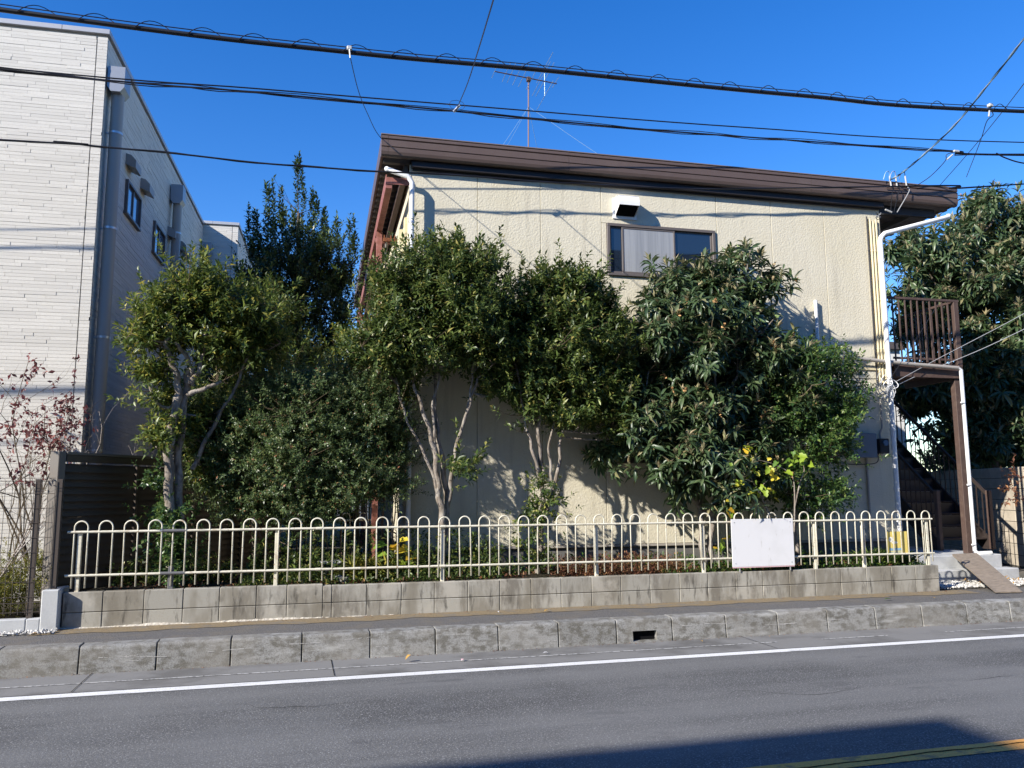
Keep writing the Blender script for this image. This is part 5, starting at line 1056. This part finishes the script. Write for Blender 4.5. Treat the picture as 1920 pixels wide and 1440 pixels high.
def H2W(px, py, Yd=HE): return f2w(PY(px, py, Yd, AH), AH)
k1 = PY(655, 100, 8.58)
cablething('drop_wire', 'thin drop wire from the thick cable to the left roof corner', 'wire', [k1, PY(672, 170, 9.4), PY(690, 215, 10.1), H2W(712, 256), H2W(755, 292, 10.7)], .005, M['cable_thin'])
ins = thing('cable_clamp', 'small white clamp on the thick cable above the left roof corner', 'clamp', tuple(k1), 0, 'clamps on the overhead cables'); MB().box(k1.x-.03, k1.x+.03, k1.y-.03, k1.y+.03, k1.z+.03, k1.z+.08, .01).build('clamp_body', M['porcelain'], ins); MB().tube([k1+Vector((0, -.03, .03)), k1+Vector((.01, -.03, -.07))], .009, 6).build('clamp_tail', M['porcelain'], ins)
k2 = PY(856, 205, 10.08)
cablething('drop_wire', 'thin steep wire rising from the cable bundle out of the top of view', 'wire', [k2, PY(876, 158, 8.6), PY(898, 90, 6.9), PY(925, 0, 5.2), PY(945, -70, 4.2)], .006, M['cable_thin'])
ins = thing('cable_clamp', 'small metal clamp where the steep wire meets the cable bundle', 'clamp', tuple(k2), 0, 'clamps on the overhead cables'); MB().tube([k2+Vector((-.04, 0, -.04)), k2+Vector((.04, -.02, .05))], .018, 6).build('clamp_body', M['silver'], ins)
MB().tube([k2+Vector((.11*math.cos(a/8*6.28), -.03, .045+.07*math.sin(a/8*6.28))) for a in range(9)], .003, 4).build('wire_loop', M['cable_thin'], ins)
t4, c4 = cablething('service_cable', 'pale blue twisted service cable running up to the right from the roof corner', 'cable', [H2W(1672, 336), H2W(1690, 325, 10.6), PY(1730, 292, 10.1), PY(1790, 235, 9.3), PY(1850, 162, 8.4), PY(1920, 72, 7.4), PY(1960, 10, 6.8)], .012, M['cable_blue'], nseg=8)
MB().tube([p+Vector((.010*math.cos(i*.9), 0, .010*math.sin(i*.9))) for i, p in enumerate(c4)], .007, 5).build('strand', M['cable_grey'], t4, True)
MB().tube([p+Vector((-.010*math.cos(i*.9), 0, -.010*math.sin(i*.9))) for i, p in enumerate(c4)], .008, 5).build('strand', M['cable'], t4, True)
k3 = PY(1857, 205, 8.58)
cablething('drop_wire', 'thin wire dropping from the right clamp towards the loquat tree', 'wire', [k3, PY(1862, 216, 8.6), PY(1850, 228, 8.8), PY(1838, 265, 9.6), PY(1812, 332, 12.0)], .006, M['cable_thin'])
ins = thing('cable_clamp', 'small white clamp on the thick cable near the right edge', 'clamp', tuple(k3), 0, 'clamps on the overhead cables'); MB().box(k3.x-.035, k3.x+.035, k3.y-.03, k3.y+.03, k3.z+.03, k3.z+.08, .01).build('clamp_body', M['porcelain'], ins); MB().tube([k3+Vector((-.05, -.03, -.04)), k3+Vector((-.07, -.03, -.13))], .011, 6).build('clamp_tail', M['porcelain'], ins)
cablething('drop_wire', 'long thin diagonal wire at the upper right behind the service cable', 'wire', [PY(1760, 350, 12.5), PY(1820, 282, 11.0), PY(1875, 215, 9.5), PY(1925, 150, 8.2), PY(1970, 90, 7.4)], .006, M['cable_thin'])
k4 = PY(1793, 284, 10.08)
cablething('drop_wire', 'short wire with a white clamp from the cable bundle to the roof fascia', 'wire', [k4, PY(1775, 290, 10.1), PY(1772, 302, 10.15), PY(1745, 330, 10.4), H2W(1716, 350)], .006, M['cable_thin'])
ins = thing('cable_clamp', 'small white clamp hanging under the cable bundle above the loquat', 'clamp', tuple(k4), 0, 'clamps on the overhead cables'); MB().tube([PY(1786, 290, 10.05), PY(1776, 299, 10.05)], .014, 6).build('clamp_tail', M['porcelain'], ins); MB().box(k4.x-.05, k4.x+.05, k4.y-.02, k4.y+.02, k4.z-.015, k4.z+.02, .006).build('clamp_body', M['porcelain'], ins)
cablething('drop_wire', 'black wire branching down from the cable bundle at the right edge', 'wire', [PY(1868, 287, 10.08), PY(1885, 296, 10.05), PY(1920, 306, 10.0), PY(1990, 312, 9.9)], .011, M['cable'])
cablething('corner_wire', 'upper pale wire running from the house corner over the loquat tree', 'wire', [H2W(1668, 722, 10.8), PY(1760, 672, 10.6), PY(1920, 588, 10.2), PY(2060, 505, 9.8)], .005, M['cable_grey'])
cablething('corner_wire', 'lower pale wire running from the house corner past the landing', 'wire', [H2W(1670, 728, 10.8), PY(1730, 700, 10.7), PY(1840, 655, 10.5), PY(1960, 598, 10.2)], .006, M['cable_grey'])
cablething('corner_wire', 'thin wire slanting across the landing balusters', 'wire', [H2W(1668, 712, 10.75), H2W(1715, 640, 10.9), H2W(1765, 560, 11.4)], .004, M['cable_thin'])
# roof-edge insulator rack
rk = thing('service_bracket', 'small service bracket with three white insulators at the roof edge', 'bracket', tuple(H2W(1684, 360)))
for k, px in enumerate((1671, 1682, 1700)):
    a, b_ = H2W(px, 349), H2W(px-3, 330); MB().tube([a, b_], .013, 6).build('insulator', M['porcelain'], rk, True)
    MB().tube(curve([b_, b_+Vector((-.03, -.02, .07)), b_+Vector((-.1, -.03, .03)), b_+Vector((-.14, -.02, -.08))], 4), .006, 5).build('jumper_wire', M[['steelwire', 'cable_grey', 'cable'][k]], rk, True)
    MB().tube(curve([a, a+Vector((.02, -.03, -.06)), a+Vector((-.02, -.03, -.15)), H2W(1670+k*6, 398)], 4), .007, 5).build('jumper_wire', M[['cable', 'cable', 'cable_grey'][k]], rk, True)
a, b_ = H2W(1662, 352), H2W(1706, 355); MB().tube([a, b_], .008, 5).build('crossbar', M['stair'], rk)
MB().tube([H2W(1672, 398), H2W(1660, 393)], .014, 6).build('insulator', M['porcelain'], rk)
# ------------------------------------------------------------------ TV antenna on the roof
AY = 13.2; m0, m1 = f2w(PY(990, 275, AY, AH), AH), f2w(PY(991, 144, AY, AH), AH); m0.z = 6.28
an = thing('tv_antenna', 'rooftop television aerial on a thin mast with guy wires', 'antenna', tuple(m0))
MB().tube([m0, m1], .013, 7).build('mast', M['pole'], an, True)
def AN(px, py, Y=AY): return f2w(PY(px, py, Y, AH), AH)
e0, e1 = AN(928, 134), AN(1044, 157)
MB().tube([e0, e1], .010, 6).build('boom', M['stair'], an, True)
yv = fr(AH)[1]
for u, L_ in ((.0, .28), (.18, .34), (.26, .34), (.36, .38), (.46, .40), (.60, .45), (.74, .62), (.80, .62), (.98, .2)):
    p = e0.lerp(e1, u); MB().tube([p-yv*L_+Vector((.0, 0, .02)), p+yv*L_+Vector((0, 0, .02))], .0045, 5).build('element', M['alu'], an)
p = e0.lerp(e1, .8); MB().tube([p+Vector((0, 0, .25)), p-Vector((0, 0, .28))], .005, 5).build('reflector_bar', M['alu'], an); MB().tube([p-yv*.55-Vector((0, 0, .28)), p+yv*.55-Vector((0, 0, .28))], .0045, 5).build('element', M['alu'], an); MB().tube([p-yv*.55+Vector((0, 0, .25)), p+yv*.55+Vector((0, 0, .25))], .0045, 5).build('element', M['alu'], an)
MB().box(m1.x-.035, m1.x+.035, m1.y-.035, m1.y+.035, m1.z-.09, m1.z-.01, .006).build('clamp_box', M['stair'], an)
hub = AN(991, 200)
for (px, py, Y) in ((900, 268, 12.0), (926, 272, 11.6), (1045, 280, 15.5), (1310, 305, 12.6)):
    e = f2w(PY(px, py, Y, AH), AH); e.z = 6.30; mid = hub.lerp(e, .5)-Vector((0, 0, .12 if px > 1200 else .02)); MB().tube(curve([hub, mid, e], 5), .003, 4).build('guy_wire', M['steelwire'], an)

# ================================================================== house across the road, behind the camera (its roof casts the road shadow)
ob = thing('opposite_house', 'plain three-storey house across the road behind the viewer', 'house', (-20, -8, ZR))
zt3 = 9.0; dist = (zt3-ZR)/math.tan(SUN_EL); sc_ = PZ(1770, 1345, ZR)
cxr, cyr = sc_.x-dist*math.sin(SUN_AZ), sc_.y-dist*math.cos(SUN_AZ)
MB().box(cxr-16, cxr-.5, cyr-10, cyr-.5, ZR, zt3-.25).build('wall', M['stucco_opp'], ob)
MB().box(cxr-16.5, cxr, cyr-10.5, cyr, zt3-.25, zt3, .01).build('roof', M['brown'], ob)
sky_blocker = thing('opposite_house', 'unseen dark house added behind the viewer to cut sky light on the wall', 'house', (2, -12, ZR))  # added out of view to block low sky light from the shaded wall
MB().box(-6, 8, -20, -6.6, ZR, 10.8).build('wall', M['foundation'], sky_blocker); MB().box(-6.4, 8.4, -20.4, -6.2, 10.8, 11.05, .01).build('roof', M['soffit'], sky_blocker)
MB().box(9, 30, -20, -6.6, ZR, 10.5).build('wall', M['foundation'], thing('opposite_house', 'unseen grey house added further right behind the viewer to cut sky light', 'house', (16, -12, ZR)))  # extends the added row that holds sky light off the wall
for k in range(4):
    for z in (1.0, 3.8, 6.5):
        wo_ = MB().box(cxr-14+3.6*k, cxr-12.4+3.6*k, cyr-.52, cyr-.46, z, z+1.3, .01).build('window', M['window_frame'], ob)
        MB().box(cxr-13.93+3.6*k, cxr-12.47+3.6*k, cyr-.459, cyr-.455, z+.07, z+1.23).build('pane', M['glass_dark'], wo_)
